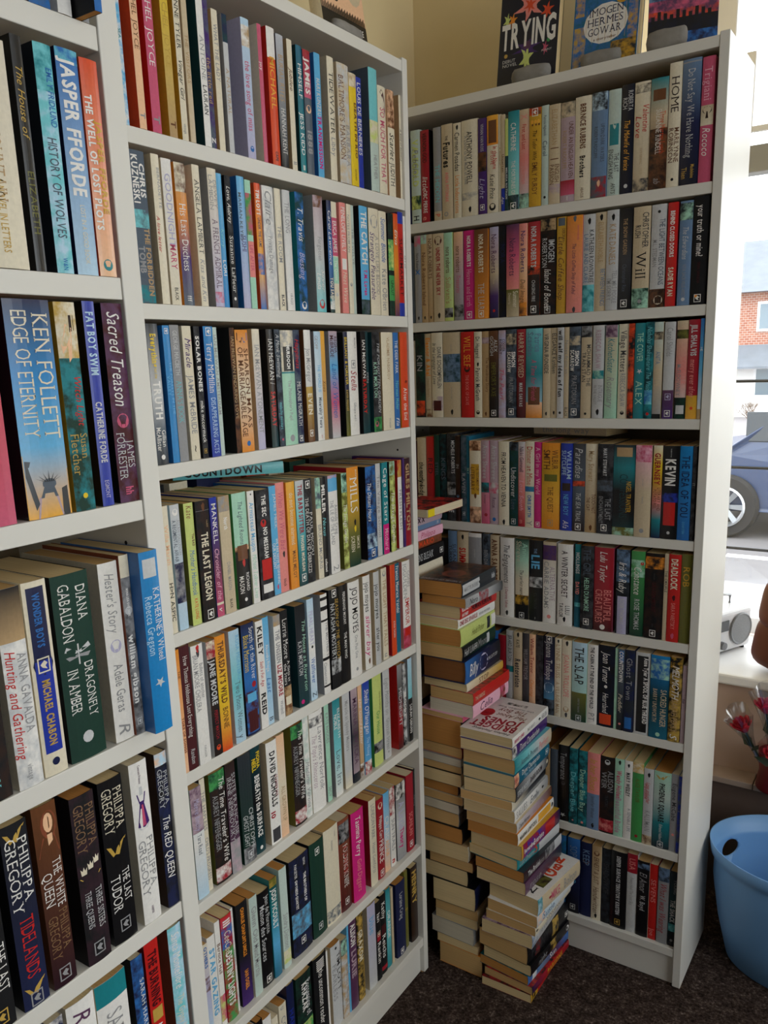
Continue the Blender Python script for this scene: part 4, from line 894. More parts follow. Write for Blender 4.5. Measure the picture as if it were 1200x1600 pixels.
685.9 40.8 194|^brightblue:darkteal:bluegreen|~blue:mint .04 .28,o mint .95 0 .12|nR beige .4 .85 SACRED HUNGER;nL beige .4 .8 BARRY UNSWORTH
727.8 24.5 196|~black:gold|~mustard:black 0 .12|i white .1 .48 MELMOTH;n tan .5 .88 SARAH PERRY;i white .9 .96 S
753.8 8.2 180|rosegrey||i black .3 .6 Sus
# R 7
475.3 26.3 199|black|o darkgrey .5 0 .2,star .92|n grey .1 .45 Temperance
504.1 20.2 198|~teal:darkteal||n aqua .25 .9 Deeper Blue;o salmon .95 0 .1
526.7 21.3 197|~darkteal:teal||n mint .25 .8 Deeper Blue Bay;o salmon .95 0 .15
548.6 29.5 198|salmon|slateblue .53 1,q black .92 .97|i mustard .08 .48 In her Shoes;n slate .56 .85 Jennifer Weiner
579.3 33.1 196|~black:darkbrown|o lightgrey .07 0 .2,~salmon:crimson .82 .98|nR grey .18 .45 ALISON;nL grey .2 .42 WEIR;n darkgrey .5 .65 TRAITORS
613.4 21.2 198|mint|q black .03 .06|b rose .15 .5 Wendy Holden;b rosegrey .5 .95 Beautiful Bride
635.5 18.1 198|white|q black .05 .07|b black .15 .45 MARY WESLEY;nR grey .6 .9 A SENSIBLE LIFE
654.3 24.7 199|green|~cream:mustard 0 .13,o crimson .93 0 .15|n olive .2 .5 ALICE TAYLOR
679.9 21.3 190|lightgrey|q black .06 .1,~brown:beige .88 1|i red .18 .45 Love and other;nL red .2 .4 impossible;n grey .55 .82 KALUMAN
702.4 37.6 190|^mint:mintgrey:teal:darkslate|feather .03 .1,q lightgrey .93 .97|b black .15 .65 PHOENIX SQUARE;i lightgrey .68 .9 Edmund Halberd
740.4 15.6 191|grey|o salmon .78 0 .2|n darkgrey .12 .6 Eugene McCabe
756.4 7.0 190|~royal:slate||n grey .3 .6 S
# R 8
481.2 15.1 203|~bluegreen:blue||n skyblue .2 .6 OCEAN
500.4 31.4 205|^blue:navy:black|q lightgrey .9 .94|n slateblue .1 .35 SOPHIE;n skyblue .4 .6 ISLAND
533.6 27.3 202|navy|o brown .25 0 .3|n slateblue .1 .3 KEEP
562.3 23.1 202|^tan:cream|o brown .1 0 .3|i brown .15 .5 ERNEST & JUST;i brown .55 .9 Handwritten;q black .92 .96
586.8 21.4 202|~black:darkslate||n darkgrey .2 .6 SHADOW OF
609.2 37.7 205|black|q gold .9 .94|b lightgrey .06 .82 DEEPER SURFACE TERRITORY KRISTEN
647.9 23.4 209|lightgrey|crimson 0 .24|n salmon .06 .2 LISA;n grey .3 .65 Penny Hind The Lost Sky
672.3 27.6 199|black|~black:slateblue .03 .1|i grey .15 .4 El Amor;n lightgrey .45 .65 W. Boyd|cream
700.6 18.2 198|red||n salmon .1 .6 SEVENS;n salmon .85 .95 Joe
720.7 24.4 198|grey|~darkslate:slateblue 0 .18|i crimson .2 .85 What I was Wearing
746.6 16.6 196|^darkslate:darkteal:black|~aqua:teal .7 .8|nR grey .1 .3 YOUNG;b lightgrey .38 .68 THE SHACK;o grey .92 0 .2
"""
PILES = r"""# B
209 24.4|white|q black .72 .76|b rose .05 .3 BRIDGET JONES;n grey .4 .6 MAD ABOUT;n grey .8 .95 HELEN|white|cream
210 28.8|purple|~darkslate:white 0 .12|i white .2 .75 Diane Chamberlain|purple|cream
214 37.5|^teal:aqua:lightgrey:beige||s slate .15 .6 Amanda Prowse;n salmon .65 .9 Perfect|aqua|tan
216 32.4|bluegreen|~crimson:peach 0 .12|iR white .2 .7 Diane Chamberlain;iL lightblue .25 .6 The Midwife;q white .9 .94|bluegreen|cream
218 35.3|^darkslate:grey:lightgrey:black|o cream .95 0 .15|b lightgrey .04 .4 STEVE MOSBY;b darkplum .42 .78 DARK ROOM|black|cream
210 24.2|^cream:darkgrey:black|||cream|tan
215 31.0|^white:white:grey|q black .8 .86|n grey .05 .35 SALLIES;i slate .45 .7 Emily|lightgrey|cream
220 25.7|^lightgrey:rosegrey:brown||n slate .05 .35 Claire Harman;n rosegrey .4 .8 Lee in|beige|tan
223 30.2|white|q amber .55 .9,o black .95 0 .2|b darkgrey .05 .5 MARINA LEWYCKA|orange|ochre
231 38.3|^crimson:royal:crimson:navy|~royal:crimson .1 .5,mustard -.0 .04|b white .06 .3 Bernardine;b white .3 .55 Evaristo;q red .6 .85|mustard|cream
222 27.4|teal|lightgrey .5 1,o redorange .42 0 .3|i lightgrey .05 .38 Last Dreams;n lightgrey .5 .8 Rita Chambers|teal|cream
238 28.3|^darkplum:darkslate|~darkslate:grey .55 .8,lightgrey .8 1|b lightgrey .1 .4 The Brutal;i grey .3 .5 House|darkslate|ochre
241 33.3|^plum:darkslate||i grey .1 .4 rose|plum|cream
271 43.8|beige|q crimson .25 .3,~lightblue:teal .0 .1|n rose .3 .5 MIKE;n grey .6 .9 Bolton|white|cream
270 32.1|^lightblue:white|~peach:lightblue 0 .2|n slateblue .1 .5 Susie|white|tan
266 23.7|cream|q black .02 .07|n grey .2 .8 SINGING|beige|tan
259 36.6|lightgrey|~slateblue:lightgrey 0 .15|n grey .2 .8 THE KNITTING CLUB|~plum:rosegrey|cream
248 49.0|black|~gold:black .6 .75,q white .93 .97,~crimson:darkgreen .2 .3|n darkgrey .1 .5 PENNY|black|tan
256 30.6|black|o white .95 0 .25,~gold:darkbrown .5 .65|n grey .2 .4 night|black|cream
250 25.7|^blue:slateblue:plum:blue|~white:lightblue .1 .2|n white .4 .8 Sun|~teal:darkteal|ochre
261 22.3|^navy:red:crimson||b mustard .4 .8 PARSONS|~red:darkbrown|tan
258 24.2|mustard|red .2 1|b black .02 .15 14|~crimson:darkbrown|cream
# A
83 34.0|darkslate|q lightgrey .02 .5,q darkslate .5 .51|n grey .06 .45 MARTYR IN EXILE;b lightgrey .86 .95 hhh|~black:brown|ochre
92 22.8|^grey:lightgrey:darkslate|~crimson:grey .35 .6|i darkslate .1 .3 Nora|grey|ochre
76 29.5|red||bR white .04 .26 ELIZABETH;bL white .04 .2 HAYNES;b darkplum .3 .85 HUMAN REMAINS|red|cream
72 22.3|white||b crimson .04 .5 ONE DEC SPARKLE;n grey .55 .85 miriam morrison|white|cream
79 41.0|lime|q white .88 1,q darkslate .75 .84|i olive .3 .65 Heidi Pitlor|lime|ochre
82 33.3|^black:darkgreen|q lightgrey .35 .42,q lightgrey .72 .8|i lightgrey .05 .33 Half Life;i grey .45 .7 Moon|darkgreen|tan
90 54.0|^blue:navy:black|o lilac .5 0 .4|i white .1 .32 Billy;n lightgrey .62 .9 THE CAT'S CRY|hardback|brownpage
91 19.9|^cream:mustard||n brown .2 .7 STOP|beige|cream
108 29.1|red||n beige .05 .3 THE BRIDGE|~red:maroon|tan
106 31.7|pink|~brown:rose .75 .9|i plum .1 .6 Celia|pink|lightpage
83 13.3|rose|||pink|tan
76 69.4|darkbrown|||black|ochre
76 26.0|crimson|||redorange|tan
76 19.3|lightgrey|||grey|lightpage
76 19.4|grey|||black|tan
75 32.6|cream|||black|cream
65 26.3|plum|||brown|ochre
78 21.4|cream|||beige|tan
69 24.9|~grey:darkgrey|||darkgrey|lightpage
65 36.9|~grey:slate|||darkslate|tan
76 40.4|black|||black|ochre
92 41.6|cream|||tan|cream
103 26.1|brown|||brown|tan
89 41.2|black|||black|cream
109 60.4|navy|||black|cream
115 26.1|beige|||tan|tan
112 26.3|cream|||beige|cream
104 44.2|grey|||grey|lightpage
115 23.1|tan|||tan|cream
125 57.1|brown|||orange|tan
"""

ROWZ = [1.768, 1.545, 1.323, 1.072, .847, .618, .348, .100]
CASE = {'N': dict(o=(.226, -1.6715), rot=math.pi/2), 'M': dict(o=(0, -.764), rot=math.pi/2), 'R': dict(o=(-.247, .263), rot=0)}
REC = {('M', 6): .010, ('M', 7): .014, ('M', 8): .016, ('R', 8): .012, ('R', 5): .006, ('R', 7): .006}
def shelf_z(case, row): return ROWZ[row] if case == 'N' else ROWZ[row-1]

# ------------------------------------------------------------------ the room
XW, YW = -.275, .508                     # left wall, back wall
BX, BR, BW, GY = .30, 1.75, .76, 1.15              # bay: left reveal x, wall under the window, glass plane
RX, FY, CZ = 3.2, -4.2, 2.55
SILL = .617
bx('floor', (XW-.2, FY-.2, -.12), (RX+.2, GY, 0), M_CARPET, kind='structure')
bx('ceiling', (XW-.2, FY-.2, CZ), (RX+.2, GY+.1, CZ+.1), M_CEIL, kind='structure')
bx('wall_left', (XW-.2, FY-.2, 0), (XW, YW+.2, CZ), M_WALL, kind='structure')
bx('wall_front', (XW, FY-.2, 0), (RX+.2, FY, CZ), flat('low_bounce_dark_wall', '54463a', .9, .1, 5), kind='structure')  # unseen wall, coloured dark to cut light bounced onto the corner bookcase
mb = MB(); mb.box((XW, YW, 0), (BX, GY+.1, CZ)); mb.box((BX, YW, 2.46), (BR, GY+.1, CZ)); mb.box((BR, YW, 0), (RX+.2, GY+.1, CZ))
obj('wall_back', mb, M_WALL)['kind'] = 'structure'
bx('wall_bay', (BX, BW, 0), (BR, GY+.1, SILL-.03), M_WALLP, kind='structure')
mb = MB(); mb.box((RX, FY, 0), (RX+.2, -2.3, CZ)); mb.box((RX, -2.3, 0), (RX+.2, .35, .85)); mb.box((RX, -2.3, 2.46), (RX+.2, .35, CZ)); mb.box((RX, .35, 0), (RX+.2, YW, CZ))
obj('wall_right', mb, flat('low_bounce_buff_wall', '9c8468', .85, .05, 8))['kind'] = 'structure'  # unseen wall, toned down for less bounce; its gap takes the added window
bx('trim_1', (BX, BW-.022, SILL-.03), (BR, GY-.04, SILL), M_UPVC, None, .006, 'structure', 'white window board of the bay window')
# low boxed-in ledge along the foot of the bay wall
mb = MB(); mb.box((BX, .70, 0), (BR, BW, .325)); obj('trim_2', mb, flat('grey_brown_boxing', '5c4c46', .8, .2, 25, .3))['kind'] = 'structure'
mb = MB()
for k in range(11): mb.box((BX+k*.15, .692, .325), (BX+k*.15+.148, BW, .342))
obj('trim_3', mb, flat('pale_ledge_tiles', 'a8968a', .7, .12, 20), None, .002)['kind'] = 'structure'

def window(name, x0, x1, z0, z1, y, axis='x', mull=()):
    w = link(name, None); w['kind'] = 'structure'
    f = MB()
    def b(a0, a1, b0, b1, d0=-.035, d1=.035):
        if axis == 'x': f.box((a0, y+d0, b0), (a1, y+d1, b1))
        else: f.box((y+d0, a0, b0), (y+d1, a1, b1))
    b(x0, x0+.07, z0, z1); b(x1-.07, x1, z0, z1); b(x0+.07, x1-.07, z0, z0+.05); b(x0+.07, x1-.07, z1-.07, z1)
    for q in mull: b(q-.035, q+.035, z0+.05, z1-.07)
    obj('window_frame', f, M_UPVC, w, .004)
    g = MB()
    if axis == 'x': g.box((x0+.05, y-.003, z0+.03), (x1-.05, y+.003, z1-.05))
    else: g.box((y-.003, x0+.05, z0+.03), (y+.003, x1-.05, z1-.05))
    obj('glass', g, M_GLASS, w)
    return w
w1 = window('window_1', BX, BR, SILL, 2.46, GY, 'x', (1.15,))
mb = MB(); mb.box((BX+.07, GY-.03, 1.93), (1.115, GY+.03, 2.0)); obj('transom_rail', mb, M_GREYP, w1, .003)
for z in (1.368, 1.117, .872):
    mb = MB(); mb.tube([(BX+.07, GY-.012, z), (1.115, GY-.012, z)], .0045, 6); o = obj('glazing_bar', mb, flat('dark_glazing_bar', '3a3a3a', .5), w1)
mb = MB(); mb.box((.40, GY-.045, 2.03), (.425, GY-.03, 2.23)); mb.box((.425, GY-.045, 2.03), (1.1, GY-.03, 2.045)); obj('opening_light_frame', mb, M_UPVC, w1, .002)
window('added_side_window', -2.3, .35, .85, 2.46, RX+.05, 'y', (-1.4, -.5))  # unseen window, added and sized to light the left-hand bookcases

# ------------------------------------------------------------------ bookcases
def bookcase(name, label, origin, rot, W=.764, D=.24, up=.018, depth_extra=0, rows=8):
    """local frame as for the books: x along the shelves from the inner left side, y into the case, z up"""
    e = thing(name, label, 'bookcase', (origin[0], origin[1], 0), rot, 'white bookcases along the walls')
    for sx in (-1, 1):
        a, b = (-up, 0) if sx < 0 else (W, W+up)
        mb = MB(); mb.box((a, 0, .004), (b, D, 2.022))
        xi = b if sx < 0 else a
        for z in np.arange(.25, 1.95, .032*2):                # shelf-pin holes on the inner face
            for y in (.035, D-.04):
                pts = [(xi-sx*.0003, y+.0025*math.cos(q*math.pi/3), z+.0025*math.sin(q*math.pi/3)) for q in range(6)]
                if sx < 0: pts = pts[::-1]
                mb.add(pts, [tuple(range(6))], mi=1)
        obj('side_panel', mb, [M_SHELF, M_SHELFD], e, .0012)
        mb = MB(); mb.box((a+.001, .006, -.0005), (b-.001, .03, .0065)); obj('foot', mb, flat('pine_foot', 'b08a58', .7), e)
    mb = MB(); mb.box((0, .001, 1.997), (W, D-.004, 2.017)); obj('top_panel', mb, M_SHELF, e, .001)
    mb = MB(); mb.box((-up+.002, D-.003, .02), (W+up-.002, D, 2.01)); obj('back_panel', mb, M_BACKB, e)
    for z in ROWZ:
        mb = MB(); mb.box((.0005, .0015, z-.021), (W-.0005, D-.004, z)); obj('shelf', mb, M_SHELF, e, .001)
    mb = MB(); mb.box((.0005, .012, .002), (W-.0005, .028, ROWZ[-1]-.0215)); obj('plinth', mb, M_SHELF, e)
    return e
bookcase('bookcase', 'tall white bookcase nearest the camera, cut off by left edge of photo', (.226, -1.6715), math.pi/2, up=.024)
bookcase('bookcase', 'tall white bookcase full of paperbacks in the middle of the left wall', (0, -.764), math.pi/2)
bookcase('bookcase', 'tall white bookcase standing in the corner beside the window', (-.247, .263), 0)

# ------------------------------------------------------------------ shelf books
recs = []
cur = None
for ln in SHELF.strip().split('\n'):
    if ln[0] == '#': cur = (ln.split()[1], int(ln.split()[2])); continue
    f = ln.split('|'); a, w, h = map(float, f[0].split()); recs.append((cur, a/1000, w/1000, h/1000, read_spec(f[1:])))
rows = {}
for r in recs: rows.setdefault(r[0], []).append(r)
used = set()
def unique(cands):
    for c in cands:
        if c not in used and len(c.split()) <= 16: used.add(c); return c
    used.add(cands[-1]); return cands[-1]
rnd = random.Random(7)
for (case, row), L in rows.items():
    R_ = CASE[case]; rec = REC.get((case, row), .004); z = shelf_z(case, row)
    grp = 'books standing on the %s of the %s' % (rowname(case, row), CASEN[case])
    n = len(L)
    for i, (_, a, w, h, s) in enumerate(L):
        col, tx, pic = describe(s)
        where = '%s, %s' % (rowname(case, row), CASEN[case])
        lc = describe(L[i-1][4])[0] if i else None; rc = describe(L[i+1][4])[0] if i < n-1 else None
        look = col+(' book' if tx is None else ' book, %s lettering' % tx)
        nth = (NTH[i+1]+' from left') if i+1 <= 14 and i < n/2+1 else (('last on the right') if i == n-1 else (NTH[n-i] if n-i < len(NTH) else str(n-i)+'th')+' from right')
        label = unique(['%s, %s, %s' % (look, nth, where), '%s, %s, %s' % (look.replace(' lettering', ' print'), nth, where), '%s book, %s, %s' % (col, nth, where), '%s, %s %s' % (col, nth, where)])
        D = .128 if h > .186 else .111
        if h > .206: D = .134
        out = rec-s.out+rnd.uniform(-.002, .002)*(0 if s.out else 1)
        c = a+w/2
        loc = Matrix.Translation((R_['o'][0], R_['o'][1], z)) @ Matrix.Rotation(R_['rot'], 4, 'Z') @ Matrix.Translation((c, out, .0004))
        make_book('paperback_book', w, h, D, s, loc, label, grp, rnd.choice(PG), matt=(s.col[0] == '~' or rnd.random() < .3))

# plain books filling the ends of the shelves that the photograph does not show (behind the nearest bookcase and the piles)
for (case, row), L in rows.items():
    if case == 'N': continue
    a0, a1 = .001, min(r[1] for r in L)-.001
    R_ = CASE[case]; x = a1
    while x > a0+.012:
        w = min(rnd.uniform(.016, .036), x-a0); s = read_spec([rnd.choice(['black', 'cream', 'navy', 'white', 'crimson', 'beige', 'darkteal', 'slate', 'maroon', 'blue', 'tan']), '', '', None])
        make_book('paperback_book', w-.0008, rnd.uniform(.18, .199), .125, s, Matrix.Translation((R_['o'][0], R_['o'][1], shelf_z(case, row))) @ Matrix.Rotation(R_['rot'], 4, 'Z') @ Matrix.Translation((x-w/2, REC.get((case, row), .004)+rnd.uniform(0, .003), .0004)),
            'filler', 'filler', rnd.choice(PG), hide=0)
        x -= w

# ------------------------------------------------------------------ piles on the floor
LIE = Matrix(((0, -1, 0, 0), (0, 0, -1, 0), (1, 0, 0, 0), (0, 0, 0, 1)))     # x->z, y->-x, z->-y
def cover_text(c, T, H, D, rows_, ox=0):
    """print on the front cover (+x face): rows of (u0,u1,v0,v1,style,colour,text); u down from the head, v from the spine"""
    for k, (u0, u1, v0, v1, st, col, txt) in enumerate(rows_):
        x = T/2+.0002+k*.00002; cc = rgb(col.lstrip('~').split(':')[0])
        if st == '#':
            mb = rgb(col[1:].split(':')[1]) if col[0] == '~' else None
            c.add([(x, v0*D, H*(1-u1)), (x, v1*D, H*(1-u1)), (x, v1*D, H*(1-u0)), (x, v0*D, H*(1-u0))], [(0, 1, 2, 3)], cc, mb)
        elif st == '*':
            c.add([(x, (v0+v1)/2*D, H*(1-(u0+u1)/2))]+[(x, (v0+v1)/2*D+(v1-v0)/2*D*(1, .45, .38, .45)[q % 4]*math.cos(q*math.pi/12+.3), H*(1-(u0+u1)/2)+(u1-u0)/2*H*(1, .62, .34, .62)[q % 4]*math.sin(q*math.pi/12+.3)) for q in range(24)], [(0, q+1, (q+1) % 24+1) for q in range(24)], cc)
        elif st == 'o':
            c.add([(x, (v0+v1)/2*D+(v1-v0)/2*D*math.cos(q*math.pi/7), H*(1-(u0+u1)/2)+(u1-u0)/2*H*math.sin(q*math.pi/7)) for q in range(14)], [tuple(range(14))], cc)
        else:
            V, F = fit(txt, st, (v1-v0)*D, (u1-u0)*H)
            if not len(V): continue
            zc = H*(1-(u0+u1)/2)
            c.add([(x+.0002, v0*D+a, zc+b) for a, b in V], F, cc)
ARTS = {
 ('B', 0): [(.04, .09, .1, .8, 'i', 'black', 'Helen Fielding'), (.12, .26, .08, .92, 'b', 'crimson', 'BRIDGET'), (.27, .41, .08, .8, 'b', 'crimson', 'JONES'), (.4, .62, .72, .98, 'o', 'red', ''), (.44, .54, .74, .96, 'i', 'maroon', 'mr Darcy'),
            (.46, .56, .1, .66, 'i', 'redbrown', 'Mad About'), (.58, .7, .16, .7, 'i', 'redbrown', 'The Boy'), (.72, .76, .1, .8, 'n', 'grey', 'the number one'), (.82, .88, .3, .7, '#', '~black:white', '')],
 ('B', 13): [(.08, .2, .15, .8, 's', 'black', 'MIKE'), (.24, .46, .1, .95, '#', '~olive:darkbrown', ''), (.48, .62, .1, .6, 'b', 'redorange', 'GY'), (.64, .76, .1, .6, 'b', 'redorange', 'BO'), (.78, .9, .1, .5, 'b', 'redorange', 'R')],
 ('A', 0): [(.25, .6, .25, .75, 'o', 'redbrown', ''), (.3, .5, .35, .62, 'o', 'brown', ''), (.04, .1, .05, .95, 'n', 'lightgrey', 'A NOVEL OF SUSPENSE')],
}
cur = None; piles = {}
for ln in PILES.strip().split('\n'):
    if ln[0] == '#': cur = ln.split()[1]; piles[cur] = []; continue
    f = ln.split('|'); x, t = map(float, f[0].split()); piles[cur].append((x/1000, t/1000, f[1:]))
PN = {'A': ('rear floor pile', .06, .979), 'B': ('front floor pile', .045, .648)}
for pk, L in piles.items():
    nm, yf, ztop = PN[pk]
    tot = sum(t for _, t, _ in L); k = ztop/tot; z = ztop
    z = 0; zz = []
    for x, t, f in reversed(L): zz.append(z); z += t*k
    zz = zz[::-1]
    for i, (x, t, f) in enumerate(L):
        hb = f[3] == 'hardback' if len(f) > 3 else False
        s = read_spec([f[0], f[1], f[2], 'navy' if hb else (f[3] if len(f) > 3 and f[3] else None)])
        page = f[4] if len(f) > 4 and f[4] else 'tan'
        T = t*k-.0004; H = rnd.uniform(.192, .2) if pk == 'B' or i not in (7,) else .2; D = rnd.uniform(.124, .13)
        if pk == 'A': H = rnd.uniform(.172, .18) if i > 11 else .178; D = .112 if i <= 11 else rnd.uniform(.11, .118)
        if pk == 'B' and i == 13: H = .196; D = .128
        yaw = rnd.uniform(-.03, .03)
        if pk == 'B': yaw = {8: -.03, 9: -.06, 10: -.11, 11: -.06, 12: -.05, 13: -.13, 14: -.06, 15: -.04, 17: -.1, 18: -.08, 19: -.1, 20: -.06}.get(i, yaw)
        y0 = yf+rnd.uniform(-.003, .004)
        M_ = Matrix.Translation((x-.001, y0+H/2, zz[i]+.0002+T/2)) @ Matrix.Rotation(yaw, 4, 'Z') @ Matrix.Translation((0, -H/2, 0)) @ Matrix.Translation((0, H, 0)) @ LIE
        # head end towards the camera
        M_ = Matrix.Translation((x-.001, y0, zz[i]+.0002+T/2)) @ Matrix.Rotation(yaw, 4, 'Z') @ Matrix.Translation((0, H, 0)) @ LIE
        col, tx, pic = describe(s)
        n = len(L)
        nth = 'topmost' if i == 0 else ('at the very bottom' if i == n-1 else (NTH[i+1]+' from top' if i < 12 else NTH[n-i]+' from bottom' if n-i < len(NTH) else '%dth from top' % (i+1)))
        lab = unique(['%s book%s lying %s, %s' % (col, ', %s lettering,' % tx if tx else '', nth, nm), '%s book lying %s, %s' % (col, nth, nm)])
        art = None
        if (pk, i) in ARTS: art = (lambda rr: lambda c, T, H, D: cover_text(c, T, H, D, rr))(ARTS[(pk, i)])
        make_book('paperback_book' if not hb else 'hardback_book', T, H, D, s, M_, lab, 'books lying in the '+nm, page, hb, art)
PILE_C = [(.0, .019, 'black', '', '', '~red:black'), (0, .030, 'rosegrey', '', 'n darkplum .3 .6 xx', 'rosegrey'), (-.004, .013, 'slateblue', 'q lightgrey .9 .95', '', 'slateblue'),
  (.002, .022, 'pink', 'cream 0 .3', 'i rose .4 .8 Philippa', 'pink'), (-.002, .020, '~brown:redbrown', 'darkgreen 0 .2', 'b redorange .4 .8 MARIO', 'brown'), (.004, .037, 'black', 'q white .9 .94', 's lightgrey .1 .7 DICKENS BLEAK', 'black')]
z = 1.137
for i, (dx, t, c, b, tx, sd) in enumerate(PILE_C):
    z -= t
    s = read_spec([c, b, tx, sd]); H = .178 if i else .165
    Tm = Matrix.Translation((-.052+dx, .036, z+.0002+t/2))
    if i == 0: Tm = Matrix.Translation((-.112, .06+H, z+.0002+t/2)) @ Matrix.Rotation(math.pi, 4, 'Z')
    e = make_book('paperback_book', t-.0004, H, .112, s, Tm @ Matrix.Translation((0, H, 0)) @ LIE,
        unique(['%s book lying %s, corner pile behind' % (describe(s)[0], 'topmost' if i == 0 else NTH[i+1]+' from top')]), 'books in the pile wedged in the corner', 'beige', matt=True)
    if i == 0:
        mb = MB(); mb.box((-.0085, .1121, .002), (.0085, .1126, .03)); e['extra'] = lambda e, mb=mb: obj('page_marker', mb, flat('yellow_paper', 'e8cf10', .6), e).__setitem__('label', 'yellow page marker'); e['keep'] = True
nlow = 18
for i in range(nlow):
    t = z/nlow; s = read_spec([rnd.choice(['black', 'cream', 'navy', 'brown', 'beige', 'maroon', 'slate']), '', '', None])
    zz0 = z-(i+1)*t
    make_book('paperback_book', t-.0004, .178, .112, s, Matrix.Translation((-.054+rnd.uniform(-.006, .003), .036+rnd.uniform(0, .006), zz0+.0002+t/2)) @ Matrix.Translation((0, .178, 0)) @ LIE,
        'fat paperback low in the corner pile behind, mostly hidden by the rear floor pile', 'books in the pile wedged in the corner', rnd.choice(PG), matt=True, hide=0)

# ------------------------------------------------------------------ hidden second row glimpsed above the fourth shelves
for k in range(9):
    w = (.046, .05, .04, .055, .048, .052, .044, .05, .047)[k]; y = .09+k*.062
    s = read_spec([['crimson', 'black', 'cream', 'navy', 'brown', 'redorange', 'beige', 'darkgreen', 'black'][k], '', '', None])
    make_book('paperback_book', w, .2, .1, s, Matrix.Translation((0, -.764, 1.0724)) @ Matrix.Rotation(math.pi/2, 4, 'Z') @ Matrix.Translation((y+w/2, .134, 0)),
        'paperback in the second row behind, on the fourth shelf of the middle bookcase', 'second row of books at the back of the fourth shelf', 'tan', matt=True, hide=0)
s = read_spec(['aqua', '', 'b black .1 .8 COUNTDOWN', 'aqua'])
make_book('paperback_book', .02, .19, .1, s, Matrix.Translation((-.035, -.375, 1.2830)) @ Matrix.Rotation(math.radians(-38), 4, 'Z') @ LIE,
    'aqua book with black lettering lying on the back row, fourth shelf, middle bookcase', 'books lying across the tops', 'cream', keep=True)
s = read_spec(['beige', '', 'n grey .1 .8 the long way', 'beige'])
make_book('paperback_book', .022, .19, .1, s, Matrix.Translation((.30, .345, 1.289)) @ Matrix.Rotation(math.radians(-100), 4, 'Z') @ LIE,
    'beige book lying across the tops of the books on corner bookcase fourth shelf', 'books lying across the tops', 'cream')

# ------------------------------------------------------------------ display books and stones on top of the bookcases
TOPZ = 2.0172
def display(name, label, W_, H_, T_, spec, art, loc, yaw, lean, page='cream'):
    s = read_spec(spec)
    M_ = Matrix.Translation(loc) @ Matrix.Rotation(yaw, 4, 'Z') @ Matrix.Rotation(-lean, 4, 'Y') @ Matrix.Translation((T_/2, 0, 0)) 
    a = (lambda rr: lambda c, T, H, D: cover_text(c, T, H, D, rr))(art)
    return make_book(name, T_, H_, W_, s, M_, label, 'display books propped on top of the bookcases', page, False, a, keep=True)
H90 = -math.pi/2
display('paperback_book', 'black book with pink flower cover propped on corner bookcase top, leftmost', .133, .212, .022, ['darkteal', '', '', 'darknavy'],
  [(0, 1, 0, 1, '#', 'darknavy', ''), (.03, .1, .1, .9, 'n', 'lightgrey', 'emily phillips'), (.26, .42, .04, .2, '*', 'lime', ''), (.27, .43, .13, .3, '*', 'orange', ''), (.25, .42, .68, .92, '*', 'redorange', ''), (.08, .40, .2, .8, '*', 'salmon', ''), (.16, .32, .38, .62, '*', 'redorange', ''),
   (.56, .74, .22, .76, '*', 'purple', ''), (.6, .9, .36, .62, '*', 'lime', ''), (.58, .66, .42, .56, 'o', 'plum', ''), (.62, .76, .74, .86, '*', 'rose', ''), (.66, .7, .1, .16, 'o', 'gold', ''), (.6, .64, .82, .88, 'o', 'green', ''),
   (.37, .62, .04, .96, 'B', 'white', 'TRYING'), (.72, .75, .08, .3, 'n', 'lightgrey', 'DEBUT'), (.76, .79, .08, .34, 'n', 'lightgrey', 'NOVEL'), (.7, .72, .72, .94, 'n', 'lightgrey', 'FUNNY')],
  (.052, .325, TOPZ), H90, math.radians(9))
display('paperback_book', 'blue and yellow floral book with white shell, middle book propped on corner bookcase top', .133, .205, .03, ['blue', '', '', 'blue'],
  [(0, 1, 0, 1, '#', '~blue:bluegreen', ''), (.05, .5, .02, .16, '#', '~mustard:blue', ''), (.2, .8, .84, .98, '#', '~mustard:blue', ''), (.6, .98, .02, .2, '#', '~gold:blue', ''), (.8, .98, .6, .98, '#', '~mustard:darkslate', ''),
   (.3, .46, .62, .86, 'o', 'mustard', ''), (.42, .80, .16, .84, 'o', 'white', ''), (.02, .3, .2, .8, 'o', 'lightblue', ''), (.24, .3, .24, .72, 's', 'navy', 'HANCOCK'), (.14, .2, .24, .72, 's', 'navy', 'MRS'),
   (.46, .53, .24, .76, 's', 'navy', 'IMOGEN'), (.55, .62, .22, .76, 's', 'navy', 'HERMES'), (.64, .71, .24, .74, 's', 'navy', 'GOWAR'), (.735, .76, .3, .7, 'n', 'brown', 'a storyteller')]
   + [(.46+.0*k, .78, .2+k*.1, .204+k*.1, '#', 'gold', '') for k in range(7)],
  (.222, .325, TOPZ), H90, math.radians(9))
display('paperback_book', 'blue and orange sunset book propped at right end of corner bookcase top', .125, .198, .032, ['navy', '', '', 'navy'],
  [(0, .56, 0, 1, '#', '~slateblue:navy', ''), (.1, .26, .1, .9, 'o', 'rose', ''), (.54, .66, 0, 1, '#', '~rose:plum', ''), (.64, .72, 0, 1, '#', '~redorange:plum', ''), (.72, .86, 0, 1, '#', '~black:darknavy', ''), (.86, 1, 0, 1, '#', '~blue:navy', '')]
   + [(.68-.02*((k*5) % 3), .75, .04+.09*k, .04+.09*k+.05, '#', 'black', '') for k in range(10)] + [(.42, .52, .1, .8, 's', 'lightblue', 'CORAL')],
  (.372, .318, TOPZ), H90+.22, math.radians(10), 'beige')
